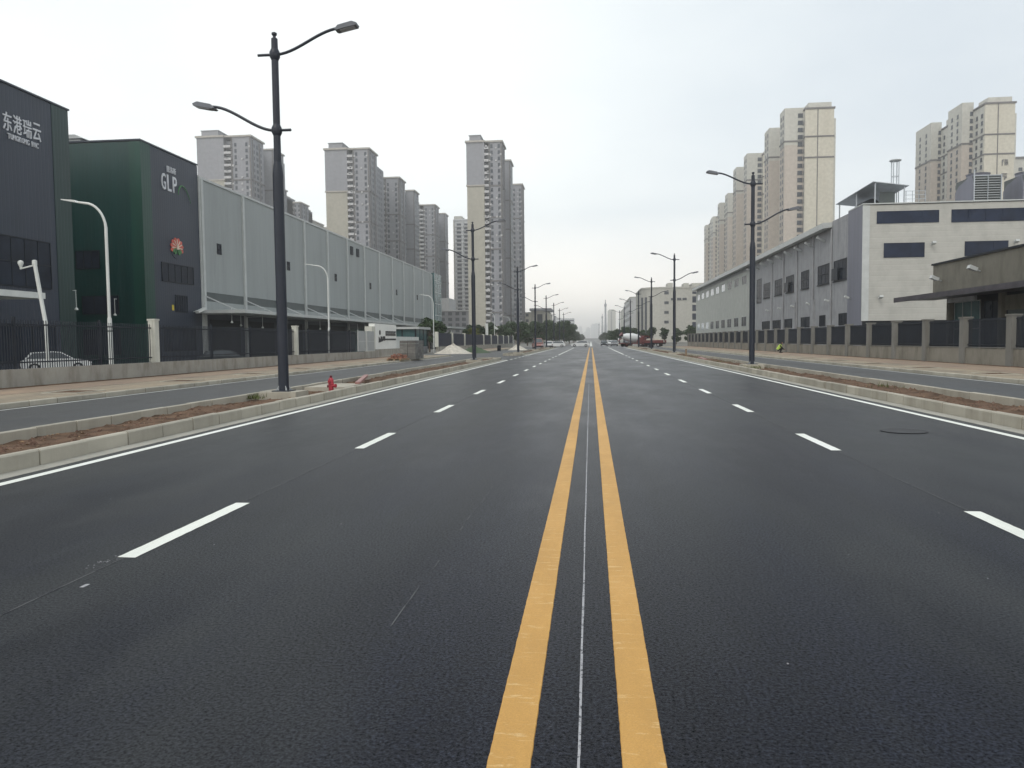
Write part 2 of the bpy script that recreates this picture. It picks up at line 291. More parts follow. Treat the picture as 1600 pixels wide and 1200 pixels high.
# ------------------------------------------------------------------ mesh helpers
class MB:
    def __init__(s): s.v = []; s.f = []
    def add(s, vs, fs):
        n = len(s.v); s.v += [tuple(q) for q in vs]; s.f += [tuple(i + n for i in f) for f in fs]; return s
    def box(s, x0, x1, y0, y1, z0, z1):
        v = [(x, y, z) for z in (z0, z1) for y in (y0, y1) for x in (x0, x1)]
        return s.add(v, [(0, 2, 3, 1), (4, 5, 7, 6), (0, 1, 5, 4), (2, 6, 7, 3), (0, 4, 6, 2), (1, 3, 7, 5)])
    def quad(s, a, b, c, d): return s.add([a, b, c, d], [(0, 1, 2, 3)])
    def bar(s, p, q, w, h=None, up=(0, 0, 1)):
        h = w if h is None else h; p = Vector(p); q = Vector(q); d = (q - p).normalized(); u = Vector(up)
        if abs(d.dot(u)) > 0.98: u = Vector((1, 0, 0))
        a = d.cross(u).normalized() * w / 2; b = a.cross(d).normalized() * h / 2
        v = [p - a - b, p + a - b, p + a + b, p - a + b, q - a - b, q + a - b, q + a + b, q - a + b]
        return s.add(v, [(0, 3, 2, 1), (4, 5, 6, 7), (0, 1, 5, 4), (1, 2, 6, 5), (2, 3, 7, 6), (3, 0, 4, 7)])
    def tube(s, pts, rs, n=10, cap=True):
        pts = [Vector(p) for p in pts]; rs = rs if isinstance(rs, (list, tuple)) else [rs] * len(pts); rings = []; a = None
        for i, p in enumerate(pts):
            d = (pts[min(i + 1, len(pts) - 1)] - pts[max(i - 1, 0)]).normalized()
            if a is None:
                a = d.cross(Vector((0, 0, 1)))
                if a.length < 0.05: a = Vector((1, 0, 0))
            a = (a - d * a.dot(d)).normalized(); b = d.cross(a)
            rings.append([p + (a * math.cos(2 * math.pi * k / n) + b * math.sin(2 * math.pi * k / n)) * rs[i] for k in range(n)])
        v = [q for r in rings for q in r]; f = []
        for i in range(len(pts) - 1):
            for k in range(n): f.append((i * n + k, i * n + (k + 1) % n, (i + 1) * n + (k + 1) % n, (i + 1) * n + k))
        if cap: f.append(tuple(range(n - 1, -1, -1))); f.append(tuple((len(pts) - 1) * n + k for k in range(n)))
        return s.add(v, f)
    def lathe(s, prof, n=14, c=(0, 0, 0)):
        v = []; f = []
        for (r, z) in prof: v += [(c[0] + r * math.cos(2 * math.pi * k / n), c[1] + r * math.sin(2 * math.pi * k / n), c[2] + z) for k in range(n)]
        for i in range(len(prof) - 1):
            for k in range(n): f.append((i * n + k, i * n + (k + 1) % n, (i + 1) * n + (k + 1) % n, (i + 1) * n + k))
        f.append(tuple(range(n - 1, -1, -1))); f.append(tuple((len(prof) - 1) * n + k for k in range(n)))
        return s.add(v, f)
    def prism(s, poly, a, b, ax=0):
        """polygon in the two other axes, extruded from a to b along ax"""
        n = len(poly)
        def P(t, q): return (t, q[0], q[1]) if ax == 0 else ((q[0], t, q[1]) if ax == 1 else (q[0], q[1], t))
        v = [P(a, q) for q in poly] + [P(b, q) for q in poly]
        f = [tuple(range(n)), tuple(range(2 * n - 1, n - 1, -1))] + [(i, n + i, n + (i + 1) % n, (i + 1) % n) for i in range(n)]
        return s.add(v, f)
    def mesh(s, name, m, smooth=False):
        me = bpy.data.meshes.new(name); me.from_pydata(s.v, [], s.f); me.materials.append(m)
        import bmesh
        bm = bmesh.new(); bm.from_mesh(me); bmesh.ops.recalc_face_normals(bm, faces=bm.faces[:]); bm.to_mesh(bm and me); bm.free()
        if smooth:
            me.polygons.foreach_set('use_smooth', [True] * len(me.polygons)); me.set_sharp_from_angle(angle=R(35))
        return me
WL = {}
def link(o, parent=None, world=True, loc=(0, 0, 0)):
    COL.objects.link(o); loc = Vector(loc)
    if parent is not None:
        o.parent = parent
        if world: o.location = loc - WL[parent.name]; WL[o.name] = loc
        else: o.location = loc; WL[o.name] = WL[parent.name] + loc
    else: o.location = loc; WL[o.name] = loc
    return o
def part(name, mb, m, parent, smooth=False, world=True, loc=(0, 0, 0), label=None, stuff=False):
    """one mesh object under its thing; vertices in world coordinates unless world=False"""
    me = mb if isinstance(mb, bpy.types.Mesh) else mb.mesh(name, M[m] if isinstance(m, str) else m, smooth)
    o = bpy.data.objects.new(name, me)
    if label: o['label'] = label
    if stuff: o['kind'] = 'stuff'
    return link(o, parent, world, loc)
def tag(o, label, cat, group=None):
    o['label'] = label; o['category'] = cat
    if group: o['group'] = group
    return o
def thing(name, label, cat, loc=(0, 0, 0), rz=0.0, group=None):
    o = bpy.data.objects.new(name, None); o.empty_display_size = 0.3
    link(o, None, True, loc); o.rotation_euler = (0, 0, rz)
    return tag(o, label, cat, group)
def struct(name, mb, m, smooth=False, label=None):
    o = part(name, mb, m, None, smooth); o['kind'] = 'structure'
    if label: o['label'] = label
    return o
def sroot(name):
    o = bpy.data.objects.new(name, None); link(o); o['kind'] = 'structure'; return o
def dup(root, loc, rz=0.0, label=None, group=None):
    def cp(o, p):
        c = o.copy(); COL.objects.link(c)
        if p is not None: c.parent = p
        for ch in kids.get(o.name, ()): cp(ch, c)
        return c
    kids = {}
    for o in root.children_recursive: kids.setdefault(o.parent.name, []).append(o)
    r = cp(root, None); r.location = loc; r.rotation_euler = (0, 0, rz); WL[r.name] = Vector(loc)
    if label: r['label'] = label
    if group: r['group'] = group
    return r
def sheet(x0, x1, y0, y1, z): return MB().quad((x0, y0, z), (x1, y0, z), (x1, y1, z), (x0, y1, z))

# ================================================================== THE GROUND
gd = MB()
for a in ((-5500, -110, -120, 6100), (-20.9, 5500, -120, 6100), (-110, -20.9, -120, 8), (-110, -20.9, 200, 6100)): q = sheet(*a, -0.012); gd.add(q.v, q.f)
struct('ground', gd, 'tile_grey')
struct('yard', MB().box(-110, -20.9, 8, 84, -.6, -.35).add([(-110, 84, -.35), (-20.9, 84, -.35), (-20.9, 100, -.006), (-110, 100, -.006), (-20.9, 200, -.006), (-110, 200, -.006)], [(0, 1, 2, 3), (3, 2, 4, 5)]).quad((20.6, 15, -0.006), (110, 15, -0.006), (110, 240, -0.006), (20.6, 240, -0.006)), 'yard', label='concrete yards behind the fences')
struct('main_road', sheet(-7.6, 7.52, -20, 6000, 0.0), 'asphalt', label='new black asphalt road running straight to the horizon')
sr = MB()
for a in ((-15.4, -9.74, 4, 168, 0.0), (9.66, 14.6, 8, 168, 0.0)): sr.v += sheet(*a).v; sr.f.append(tuple(range(len(sr.v) - 4, len(sr.v))))
struct('side_road', sr, 'asphalt_side', label='grey side lanes outside the planted strips')
dr = MB(); dr.box(-9.74, -7.6, 65.6, 84.6, -0.05, 0.0); dr.box(-21.0, -15.4, 84, 102, -0.05, 0.004); struct('driveway', dr, 'asphalt_side', label='asphalt crossing to the gate on the left')
struct('cross_road', MB().box(-140, -7.6, 168, 192, -0.05, 0.003).box(7.52, 140, 168, 192, -0.05, 0.003), 'asphalt_side')
struct('far_verge', MB().box(-22, -7.6, 192, 1500, -0.05, 0.05).box(7.52, 22, 192, 1500, -0.05, 0.05), 'yard')

# markings
Z1 = 0.004
def strips(l): 
    mb = MB()
    for a in l: q = sheet(*a); mb.add(q.v, q.f)
    return mb
yl = sroot('centre_line')
for x0, x1 in ((-0.412, -0.246), (0.118, 0.284)):
    mb = MB(); y = -1.0
    while y < 168:
        st = 0.035 if y < 14 else (0.3 if y < 40 else 2.0); j = .0014
        a = x0 + random.uniform(-j, j) + .003 * noise.noise((y * .35, x0, 0)); b = x1 + random.uniform(-j, j) + .003 * noise.noise((y * .35, x1, 5))
        mb.v += [(a - .003, y, 0.0005), (a, y, Z1 + .001), (b, y, Z1 + .001), (b + .003, y, 0.0005)]; y += st
    for i in range(len(mb.v) // 4 - 1):
        for k in range(3): mb.f.append((i * 4 + k, i * 4 + k + 1, i * 4 + 5 + k, i * 4 + 4 + k))
    part('yellow_line', mb, 'yellow_paint', yl)
dl = sroot('lane_line')
for i in range(13):
    y = 5.58 + 6.06 * i
    for x in (-3.69, 3.50):
        q = MB(); n = 24; e = lambda k: random.uniform(-.003, .003)
        q.v = [(x + e(0), y + 2.02 * k / n, Z1) for k in range(n + 1)] + [(x + .15 + e(0), y + 2.02 * k / n + random.uniform(-.006, .006), Z1) for k in range(n + 1)]; q.f = [(k, n + 1 + k, n + 2 + k, k + 1) for k in range(n)]
        part('lane_dash', q, 'white_paint', dl)
for x in (-3.69, 3.50): part('solid_lane_line', sheet(x, x + 0.15, 86, 166, Z1), 'white_paint', dl)
part('solid_lane_line', strips([(-3.69, -3.54, 200, 700, Z1), (3.5, 3.65, 200, 700, Z1), (-0.4, 0.3, 200, 700, Z1)]), 'white_thin', dl)
el = sroot('edge_line')
part('edge_line_paint', strips([(-7.13, -6.98, -5, 65, Z1)]), 'white_paint', el)
part('edge_line_paint', strips([(-7.13, -6.98, 86, 166, Z1)]), 'white_paint', el)
part('edge_line_paint', strips([(6.84, 6.99, -5, 166, Z1)]), 'white_paint', el)
for i in range(5): part('edge_dash', sheet(-7.13, -6.98, 67 + 4 * i, 69 + 4 * i, Z1), 'white_paint', el)
part('side_lane_line', strips([(-15.20, -15.1, 5, 84, Z1), (14.28, 14.38, 10, 166, Z1)]), 'white_thin', el)
part('stop_line', strips([(0.4, 6.8, 164.6, 165, Z1 + 0.003)]), 'white_paint', el)
ck = sroot('setting_out_marks')
mb = MB(); 
for k in range(60):
    y = -1 + k * 0.5; w = 0.0055 + 0.003 * noise.noise((y, 3.1, 0)); x = -0.052 + 0.004 * noise.noise((y * 0.7, 0, 0)) - 0.0012 * y
    mb.box(x - w, x + w, y, y + 0.5, 0.0005, 0.0035)
part('chalk_line', mb, 'chalk', ck)
mb = MB()
for x in (-3.63, 3.56):
    mb.box(x - 0.006, x + 0.006, -2, 60, 0.0004, 0.003)
for k in range(26):
    if random.random() < .62: y = 4.3 + .38 * k; x = -1.17 + .004 * k + random.uniform(-.01, .01); mb.box(x - .004, x + .004, y, y + random.uniform(.15, .37), 0.0004, 0.003)
part('guide_line', mb, 'chalk_faint', ck)
mb = MB()
for k in range(18):
    x = -3.72 + random.gauss(0, .05); y = 5.46 + random.gauss(0, .10); r = random.uniform(.002, .005); mb.box(x - r, x + r, y - r, y + r, .0005, .003)
mb.box(-3.50, -3.47, 4.86, 4.93, .0005, .003)
for k in range(22):
    x = random.uniform(-6, 6); y = random.uniform(2.5, 16); r = random.uniform(.002, .005); mb.box(x - r, x + r, y - r, y + r * 1.5, .0005, .0035)
part('paint_spatter', mb, 'chalk', ck, stuff=True)
# manhole cover, a little sunk; the shade at its ring is painted near-black
mh = thing('manhole_cover', 'round black manhole cover in the right lane near the kerb', 'manhole cover', (5.45, 14.05, 0))
part('rim', MB().lathe([(0.30, 0.0015), (0.37, 0.0015), (0.385, 0.012), (0.34, 0.016), (0.30, 0.012)], 32), 'rim_shade', mh, True, False)
part('lid', MB().lathe([(0.0, 0.003), (0.30, 0.003), (0.295, 0.010), (0.0, 0.011)], 32), 'iron', mh, True, False)

# ================================================================== KERBS AND STRIPS
def kerb_mesh(ln, h, w, face):
    """face = +1: road side towards +x"""
    c = 0.022
    poly = [(-w / 2, -0.1), (w / 2, -0.1), (w / 2, h - c), (w / 2 - c, h), (-w / 2 + c * 0.6, h), (-w / 2, h - c * 0.6)]
    return MB().prism(poly if face > 0 else [(-a, b) for a, b in poly][::-1], 0.014, ln - 0.014, 1).mesh('kerb_stone', M['kerb'])
def kerb(name, x, y0, y1, ysolo, h, face, ln=1.04, w=0.13, label=None):
    r = sroot(name)
    if label: r['label'] = label
    me = kerb_mesh(ln, h, w, face); y = y0
    far = MB()
    while y < y1:
        if y < ysolo:
            o = part('kerb_stone', me, None, r, loc=(x + random.uniform(-.011, .011), y, random.uniform(-.010, .008)))
            o.rotation_euler = (random.uniform(-.004, .004), random.uniform(-.012, .012), random.uniform(-.005, .005))
        else:
            far.box(x - w / 2, x + w / 2, y + 0.01, min(y + ln, y1) - 0.01, -0.1, h + random.uniform(-.006, .006))
        y += ln
    if far.v: part('far_kerb', far, 'kerb', r, stuff=True)
    return r
kerb('kerb', -7.68, 6.74, 65, 48, 0.235, 1, label='pale kerb of the left planted strip')
kerb('kerb', -9.70, 8.3, 65, 52, 0.235, -1)
kerb('kerb', -15.46, 13.0, 84, 64, 0.15, 1, 1.11, label='pavement kerb on the left')
kerb('kerb', 7.59, 9.1, 160, 52, 0.235, -1, label='pale kerb of the right planted strip')
kerb('kerb', 9.60, 12.2, 160, 58, 0.235, 1)
kerb('kerb', 14.66, 20.2, 165, 72, 0.15, -1, 1.11, label='pavement kerb on the right')
kerb('kerb', -7.68, 85, 160, 85, 0.235, 1); kerb('kerb', -9.70, 85, 160, 85, 0.235, -1)
kerb('kerb', -15.46, 103, 165, 103, 0.15, 1)
# rounded noses of the left strip
def nose(name, xc, y, up, rad=1.0):
    mb = MB(); n = 7
    for k in range(n):
        a0 = math.pi * k / n + 0.02; a1 = math.pi * (k + 1) / n - 0.02; p = []
        for a in (a0, a1):
            for rr in (rad - 0.065, rad + 0.065): p.append((xc + rr * math.cos(a), y + up * rr * math.sin(a)))
        mb.add([(*p[0], -.1), (*p[1], -.1), (*p[3], -.1), (*p[2], -.1), (*p[0], .235), (*p[1], .235), (*p[3], .235), (*p[2], .235)],
               [(0, 3, 2, 1), (4, 5, 6, 7), (0, 1, 5, 4), (1, 2, 6, 5), (2, 3, 7, 6), (3, 0, 4, 7)])
    o = part(name, mb, 'kerb', None); o['kind'] = 'structure'
nose('kerb_nose', -8.69, 65.0, 1, 1.01); nose('kerb_nose', -8.69, 85.0, -1, 1.01); nose('kerb_nose', 8.595, 160.6, 1, 1.005)
gs = MB()
for (x0, x1, y0, y1) in ((-7.6, -7.3, 2, 65), (-7.6, -7.3, 85.5, 160), (7.2, 7.51, 2, 160)):
    y = y0
    while y < min(y1, 70): gs.box(x0, x1, y + 0.006, y + 2.07, -0.02, 0.006 + random.uniform(0, .004)); y += 2.08
    if y1 > 70: gs.box(x0, x1, max(y, y0), y1, -0.02, 0.008)
struct('gutter', gs, 'gutter', label='concrete gutter strips beside the kerbs')

def soil_strip(x0, x1, y0, y1, seed, near):
    mb = MB(); nx = 10; ys = []; y = y0
    while y < y1: ys.append(y); y += 0.16 if y < near else 0.6
    ys.append(y1)
    for y in ys:
        for i in range(nx):
            x = x0 + (x1 - x0) * i / (nx - 1)
            z = 0.065 + 0.075 * noise.noise((x * 1.1, y * 0.55, seed)) + 0.05 * noise.noise((x * 4, y * 3.1, seed)) + 0.025 * noise.noise((x * 9, y * 9, seed))
            mb.v.append((x, y, max(0.012, z)))
    for j in range(len(ys) - 1):
        for i in range(nx - 1): a = j * nx + i; mb.f.append((a, a + 1, a + nx + 1, a + nx))
    return mb
for k, (x0, x1, y0, y1, nr) in enumerate(((-9.64, -7.74, 7, 66, 40), (-9.64, -7.74, 84.6, 160, 85), (7.65, 9.54, 9, 161, 45))):
    struct('soil', soil_strip(x0, x1, y0, y1, k * 7.3, nr), 'soil', True, label='reddish bare soil in the planted strip')
cl = MB()
for k in range(3600):
    sd_ = random.random() < 0.5
    y = 8 + 46 * random.random() ** 1.6
    x = random.uniform(-9.6, -7.78) if sd_ else random.uniform(7.68, 9.5)
    r = random.uniform(0.012, 0.05) * (1.4 if random.random() < .1 else 1); z = 0.065 + 0.075 * noise.noise((x * 1.1, y * 0.55, 0 if sd_ else 14.6)) + 0.05 * noise.noise((x * 4, y * 3.1, 0 if sd_ else 14.6))
    a = random.random() * 6.28; c, s_ = math.cos(a) * r, math.sin(a) * r; h = r * random.uniform(.3, 1)
    cl.add([(x + c, y + s_, z - .01), (x - s_, y + c, z - .01), (x - c, y - s_, z), (x + s_, y - c, z), (x, y, z + h)], [(0, 1, 4), (1, 2, 4), (2, 3, 4), (3, 0, 4)])
lf = MB()
for k in range(700):
    sd_ = random.random() < 0.5; y = 8 + 50 * random.random() ** 1.5; x = random.uniform(-9.6, -7.78) if sd_ else random.uniform(7.68, 9.5); r = random.uniform(.02, .055)
    z = 0.085 + 0.075 * noise.noise((x * 1.1, y * 0.55, 0 if sd_ else 14.6)) + 0.05 * noise.noise((x * 4, y * 3.1, 0 if sd_ else 14.6)); a = random.random() * 6.28; c, s_ = math.cos(a) * r, math.sin(a) * r
    lf.add([(x + c, y + s_, z), (x - s_ * .5, y + c * .5, z + r * .5), (x - c, y - s_, z), (x + s_ * .5, y - c * .5, z + r * .3)], [(0, 1, 2, 3)])
o = part('leaf_litter', lf, plain('dry_litter', (0.26, 0.17, 0.10), 0.9, 0.5, 6), None); o['kind'] = 'stuff'; o['label'] = 'dry leaves and scraps strewn on the soil'
o = part('soil_clods', cl, 'clod', None); o['kind'] = 'stuff'; o['label'] = 'loose clods and dead leaves on the soil'
gr = MB()
for (gx, gy, n, sp) in ((8.35, 41.3, 160, 0.8), (8.6, 52, 50, 1.2), (-9.45, 20.9, 90, 0.35), (9.2, 25, 40, 0.5), (8.8, 70, 60, 1.5)):
    for k in range(n):
        x = gx + random.gauss(0, sp * .4); y = gy + random.gauss(0, sp * .8); h = random.uniform(.06, .2); a = random.random() * 6.28
        x = min(max(x, -9.6), 9.5); z = 0.1; w = 0.012
        gr.add([(x - w * math.cos(a), y - w * math.sin(a), z), (x + w * math.cos(a), y + w * math.sin(a), z), (x + h * .5 * math.sin(a), y - h * .5 * math.cos(a), z + h)], [(0, 1, 2)])
o = part('grass_tufts', gr, 'grass', None); o['kind'] = 'stuff'; o['label'] = 'thin green tufts of grass growing on the soil'

# pavements with tree pits
pv = MB(); pv.box(-20.75, -15.52, 12, 83.8, -0.1, 0.145); pv.box(-20.75, -15.52, 102.2, 165, -0.1, 0.145); pv.box(14.72, 20.28, 18, 165, -0.1, 0.145)
struct('pavement', pv, 'pave_grey', label='raised paved footways')
struct('paving_band', MB().box(-20.4, -18.0, 12, 83.6, 0.10, 0.149).box(-20.4, -18.0, 103, 165, 0.10, 0.149).box(16.9, 20.0, 18, 165, 0.10, 0.149), 'pave_pink', label='pinkish paving along the fence side')
struct('earth_strip', MB().box(-20.74, -20.4, 12, 83.6, 0.1, 0.17).box(20.0, 20.27, 18, 165, 0.1, 0.17), 'soil')
def pit(x0, y0):
    r = sroot('tree_pit'); x1 = x0 + 1.2; y1 = y0 + 1.5; t = .07
    part('soil_bed', MB().box(x0 + t, x1 - t, y0 + t, y1 - t, .05, .156), 'soil', r)
    part('edging', MB().box(x0, x1, y0, y0 + t, .05, .17).box(x0, x1, y1 - t, y1, .05, .17).box(x0, x0 + t, y0 + t, y1 - t, .05, .17).box(x1 - t, x1, y0 + t, y1 - t, .05, .17), 'kerb', r)
for i in range(9): pit(-17.3, 22.6 + 6.6 * i)
for i in range(11): pit(15.3, 31.5 + 6.6 * i)

# ================================================================== FENCES
def bars(parent, x, y0, y1, step, z0, z1, solo, skip, w=0.026):
    me = MB().box(-w / 2, w / 2, -w / 2, w / 2, 0, z1 - z0).mesh('bar', M['bars']); far = MB(); n = 0; y = y0
    while y < y1:
        if not any(a < y < b for a, b in skip):
            if n < solo: part('bar', me, None, parent, loc=(x, y, z0)); n += 1
            else: far.box(x - w / 2, x + w / 2, y - w / 2, y + w / 2, z0, z1)
        y += step
    if far.v: part('far_bars', far, 'bars', parent, stuff=True)
fl = thing('fence', 'dark picket fence with a low concrete wall and white pillars, left of the road', 'fence', (-20.9, 47, 0))
y = 14.0
for ln in (10, 8.6, 9.5, 10.4, 10, 9.2, 2.4):
    part('wall_section', MB().box(-21.02, -20.78, y + .006, y + ln - .006, -0.1, 0.80 + random.uniform(-.01, .015)), 'wall_conc', fl); y += ln
yend = y
pill = (35.1, 52.9)
bars(fl, -20.93, 20.5, 67.2, 0.135, 0.78, 2.62, 290, [(p - .24, p + .24) for p in pill])
yr = 14.0
for p in pill + (67.4,):
    for z in (1.02, 2.42): part('rail', MB().box(-20.955, -20.905, yr, p - .19, z, z + .05), 'bars', fl)
    yr = p + .19
for k in range(12):
    yp = 16.3 + 4.9 * k
    if min(abs(yp - p) for p in pill) > 1 and yp < 67: part('post', MB().box(-20.98, -20.88, yp - .05, yp + .05, 0.8, 2.72), 'bars', fl)
for p in pill:
    part('pillar', MB().box(-21.08, -20.74, p - .18, p + .18, 0.8, 2.80).box(-21.11, -20.71, p - .21, p + .21, 2.80, 2.88).box(-20.98, -20.84, p - .20, p + .20, .85, 2.78), 'pillar_white', fl)
sgt = thing('side_gate', 'two pale grey gate leaves on the low wall, just left of the white sign wall', 'gate', (-20.9, 70, .8))
for a, b in ((67.6, 70.0), (70.4, 72.8)):
    lf_ = part('gate_leaf', MB().box(-20.94, -20.88, a, b, .84, 2.7), 'grey_metal', sgt)
    part('leaf_frame', MB().box(-20.87, -20.85, a, a + .08, .84, 2.7).box(-20.87, -20.85, b - .08, b, .84, 2.7).box(-20.87, -20.85, a + .08, b - .08, 1.7, 1.78), 'light_trim', lf_)
# fence past the gate
f2 = thing('fence', 'dark blue louvred fence between white pillars, beyond the gate on the left', 'fence', (-21, 150, 0))
part('base_wall', MB().box(-21.12, -20.88, 103.8, 206, -0.1, 0.95), 'wall_conc', f2)
pp = [103.8 + 11.4 * k for k in range(10)]
for a in pp: part('pillar', MB().box(-21.22, -20.78, a - .22, a + .22, 0.9, 2.98), 'pillar_white', f2)
for a in pp[:-1]:
    mb = MB(); mb.box(-21.03, -20.97, a + .25, a + 11.15, 2.75, 2.83); mb.box(-21.03, -20.97, a + .25, a + 11.15, 1.05, 1.1)
    yy = a + .3
    while yy < a + 11.1: mb.box(-21.03, -20.97, yy, yy + .07, 0.95, 2.85); yy += .13
    part('louvre_panel', mb, plain('louvre_blue_%d' % int(a), (0.022, 0.03, 0.055), 0.5), f2, stuff=True)
# right fence
frr = thing('fence', 'dark bar fence on a stained concrete wall with grey pillars, right of the road', 'fence', (20.4, 80, 0))
pr = [25.3 + 4.8 * k for k in range(30)]
for i, a in enumerate(pr[:-1]):
    part('wall_section', MB().box(20.28, 20.52, a + .005, a + 4.795, -0.1, 1.0 + random.uniform(-.02, .02)), 'wall_conc_dark', frr)
    part('coping', MB().box(20.25, 20.55, a + .26, a + 4.54, 1.03, 1.07), 'pillar_conc', frr)
for a in pr:
    part('pillar', MB().box(20.17, 20.63, a - .25, a + .25, 0.1, 2.62).box(20.13, 20.67, a - .29, a + .29, 2.62, 2.70), 'pillar_conc', frr)
    for z in (1.16, 2.45): 
        if a < 160: part('rail', MB().box(20.37, 20.43, a + .25, a + 4.55, z, z + .05), 'bars', frr)
bars(frr, 20.4, 34.0, pr[-1], 0.115, 1.06, 2.56, 280, [(p - .27, p + .27) for p in pr], 0.032)

# ================================================================== WINDOWS AND SIGN LETTERS
def axes(face):
    return {'+x': (Vector((0, 1, 0)), Vector((1, 0, 0))), '-x': (Vector((0, -1, 0)), Vector((-1, 0, 0))), '-y': (Vector((1, 0, 0)), Vector((0, -1, 0)))}[face]
def fbox(mb, face, o, u0, u1, z0, z1, n0, n1):
    """box on a facade: u along the wall, n outwards, o a point of the wall plane"""
    u, n = axes(face); o = Vector(o); v = []
    for z in (z0, z1):
        for nn in (n0, n1):
            for uu in (u0, u1): q = o + u * uu + n * nn; v.append((q.x, q.y, z))
    return mb.add(v, [(0, 2, 3, 1), (4, 5, 7, 6), (0, 1, 5, 4), (2, 6, 7, 3), (0, 4, 6, 2), (1, 3, 7, 5)])
def window(parent, face, o, u0, u1, z0, z1, g='glass_dark', fr='grey_metal', nv=1, nh=0, t=0.06, sill=False, label=None):
    f = MB()
    fbox(f, face, o, u0, u1, z1 - t, z1, 0.0, .06); fbox(f, face, o, u0, u1, z0, z0 + t, 0, .06)
    fbox(f, face, o, u0, u0 + t, z0 + t, z1 - t, 0, .06); fbox(f, face, o, u1 - t, u1, z0 + t, z1 - t, 0, .06)
    for k in range(nv):
        uu = u0 + (u1 - u0) * (k + 1) / (nv + 1); fbox(f, face, o, uu - t / 2, uu + t / 2, z0 + t, z1 - t, 0.003, .05)
    for k in range(nh):
        zz = z0 + (z1 - z0) * (k + 1) / (nh + 1); fbox(f, face, o, u0 + t, u1 - t, zz - t / 2, zz + t / 2, 0.002, .048)
    w = part('window', f, fr, parent, label=label)
    part('pane', fbox(MB(), face, o, u0 + t * .8, u1 - t * .8, z0 + t * .8, z1 - t * .8, 0.006, .022), g, w)
    if sill: part('sill', fbox(MB(), face, o, u0 - .1, u1 + .1, z0 - .12, z0, 0, .14), fr, w)
    return w
def letters(root, text, face_x, y0, y1, z0, z1, m, depth=0.12, gap=0.12, slope=0.0):
    """raised letters on a wall that faces +x, one mesh per letter, fitted to its box"""
    n = len([c for c in text if c != ' ']) + 0.6 * text.count(' '); step = (y1 - y0) / n; y = y0
    for ch in text:
        if ch == ' ': y += step * .6; continue
        cu = bpy.data.curves.new('letter', 'FONT'); cu.body = ch; cu.extrude = depth / 2; cu.resolution_u = 3; cu.offset = 0.004 if ord(ch) > 255 else 0.008
        t = bpy.data.objects.new('letter', cu); COL.objects.link(t)
        dg = bpy.context.evaluated_depsgraph_get(); me = bpy.data.meshes.new_from_object(t.evaluated_get(dg)); bpy.data.objects.remove(t)
        xs = [v.co.x for v in me.vertices]; ys_ = [v.co.y for v in me.vertices]
        if not xs: y += step; continue
        sx = step * (1 - gap) / (max(xs) - min(xs)); full = ord(ch) > 255
        sz = (z1 - z0) / (max(ys_) - min(ys_)); 
        if ch in 'IJ': sx = min(sx, sz)
        ww = (max(xs) - min(xs)) * sx; off = (step - ww) / 2
        for v in me.vertices:
            v.co = (face_x + depth / 2 + v.co.z, y + off + (v.co.x - min(xs)) * sx, z0 + (v.co.y - min(ys_)) * sz + slope * (y - y0))
        me.materials.clear(); me.materials.append(M[m]); me.name = 'letter'
        part('letter', me, None, root); y += step

# ================================================================== LEFT BUILDINGS
XF = -38.0
# far-left office block
A = thing('office_building', 'charcoal clad block at the far left edge with pale lettering high up', 'building', (-56, 36, 0))
part('wall', MB().box(-75, XF, 20, 51.9, -.1, 18.75), 'charcoal', A)
part('corner_panel', MB().box(-75, XF + .03, 51.9, 53.65, -.1, 18.78), clad('deep_green_cladding', (0.008, 0.033, 0.031), 1, 0.35, 0.4, 0.5, 0.012), A, label='dark green end strip')
part('roof_edge', MB().box(-75.1, XF + .1, 19.9, 53.75, 18.78, 18.9), 'charcoal_x', A)
window(A, '+x', (XF, 0, 0), 46.2, 51.2, 5.6, 8.9, 'glass_faint', 'dark', 3, 1)
window(A, '+x', (XF, 0, 0), 39.4, 45.8, 5.6, 8.9, 'glass_faint', 'dark', 3, 1)
window(A, '+x', (XF, 0, 0), 45.6, 51.4, 0.6, 3.0, 'glass_faint', 'dark', 4, 0)
window(A, '+x', (XF, 0, 0), 39.4, 45.2, 0.6, 3.0, 'glass_faint', 'dark', 4, 0)
cp = part('canopy', MB().box(-38, -33.2, 30, 43.9, 4.62, 4.7).box(-33.2, -33.05, 29.9, 43.95, 4.5, 4.86).box(-38, -33.2, 43.8, 43.95, 4.5, 4.86), 'white_metal', A, label='white entrance canopy')
for yy in (34, 41): part('tie_rod', MB().tube([(-37.95, yy, 7.0), (-34, yy, 4.85)], .05, 8), 'white_metal', cp)
sg = thing('facade_sign', 'pale raised lettering 东港瑞云 on the charcoal block at the left edge', 'sign', (XF, 49, 16))
letters(sg, '东港瑞云', XF, 47.2, 50.8, 15.75, 16.95, 'letter', 0.06, 0.14)
letters(sg, 'TUNGKONG INC', XF, 47.6, 50.45, 15.25, 15.6, 'letter', 0.08)
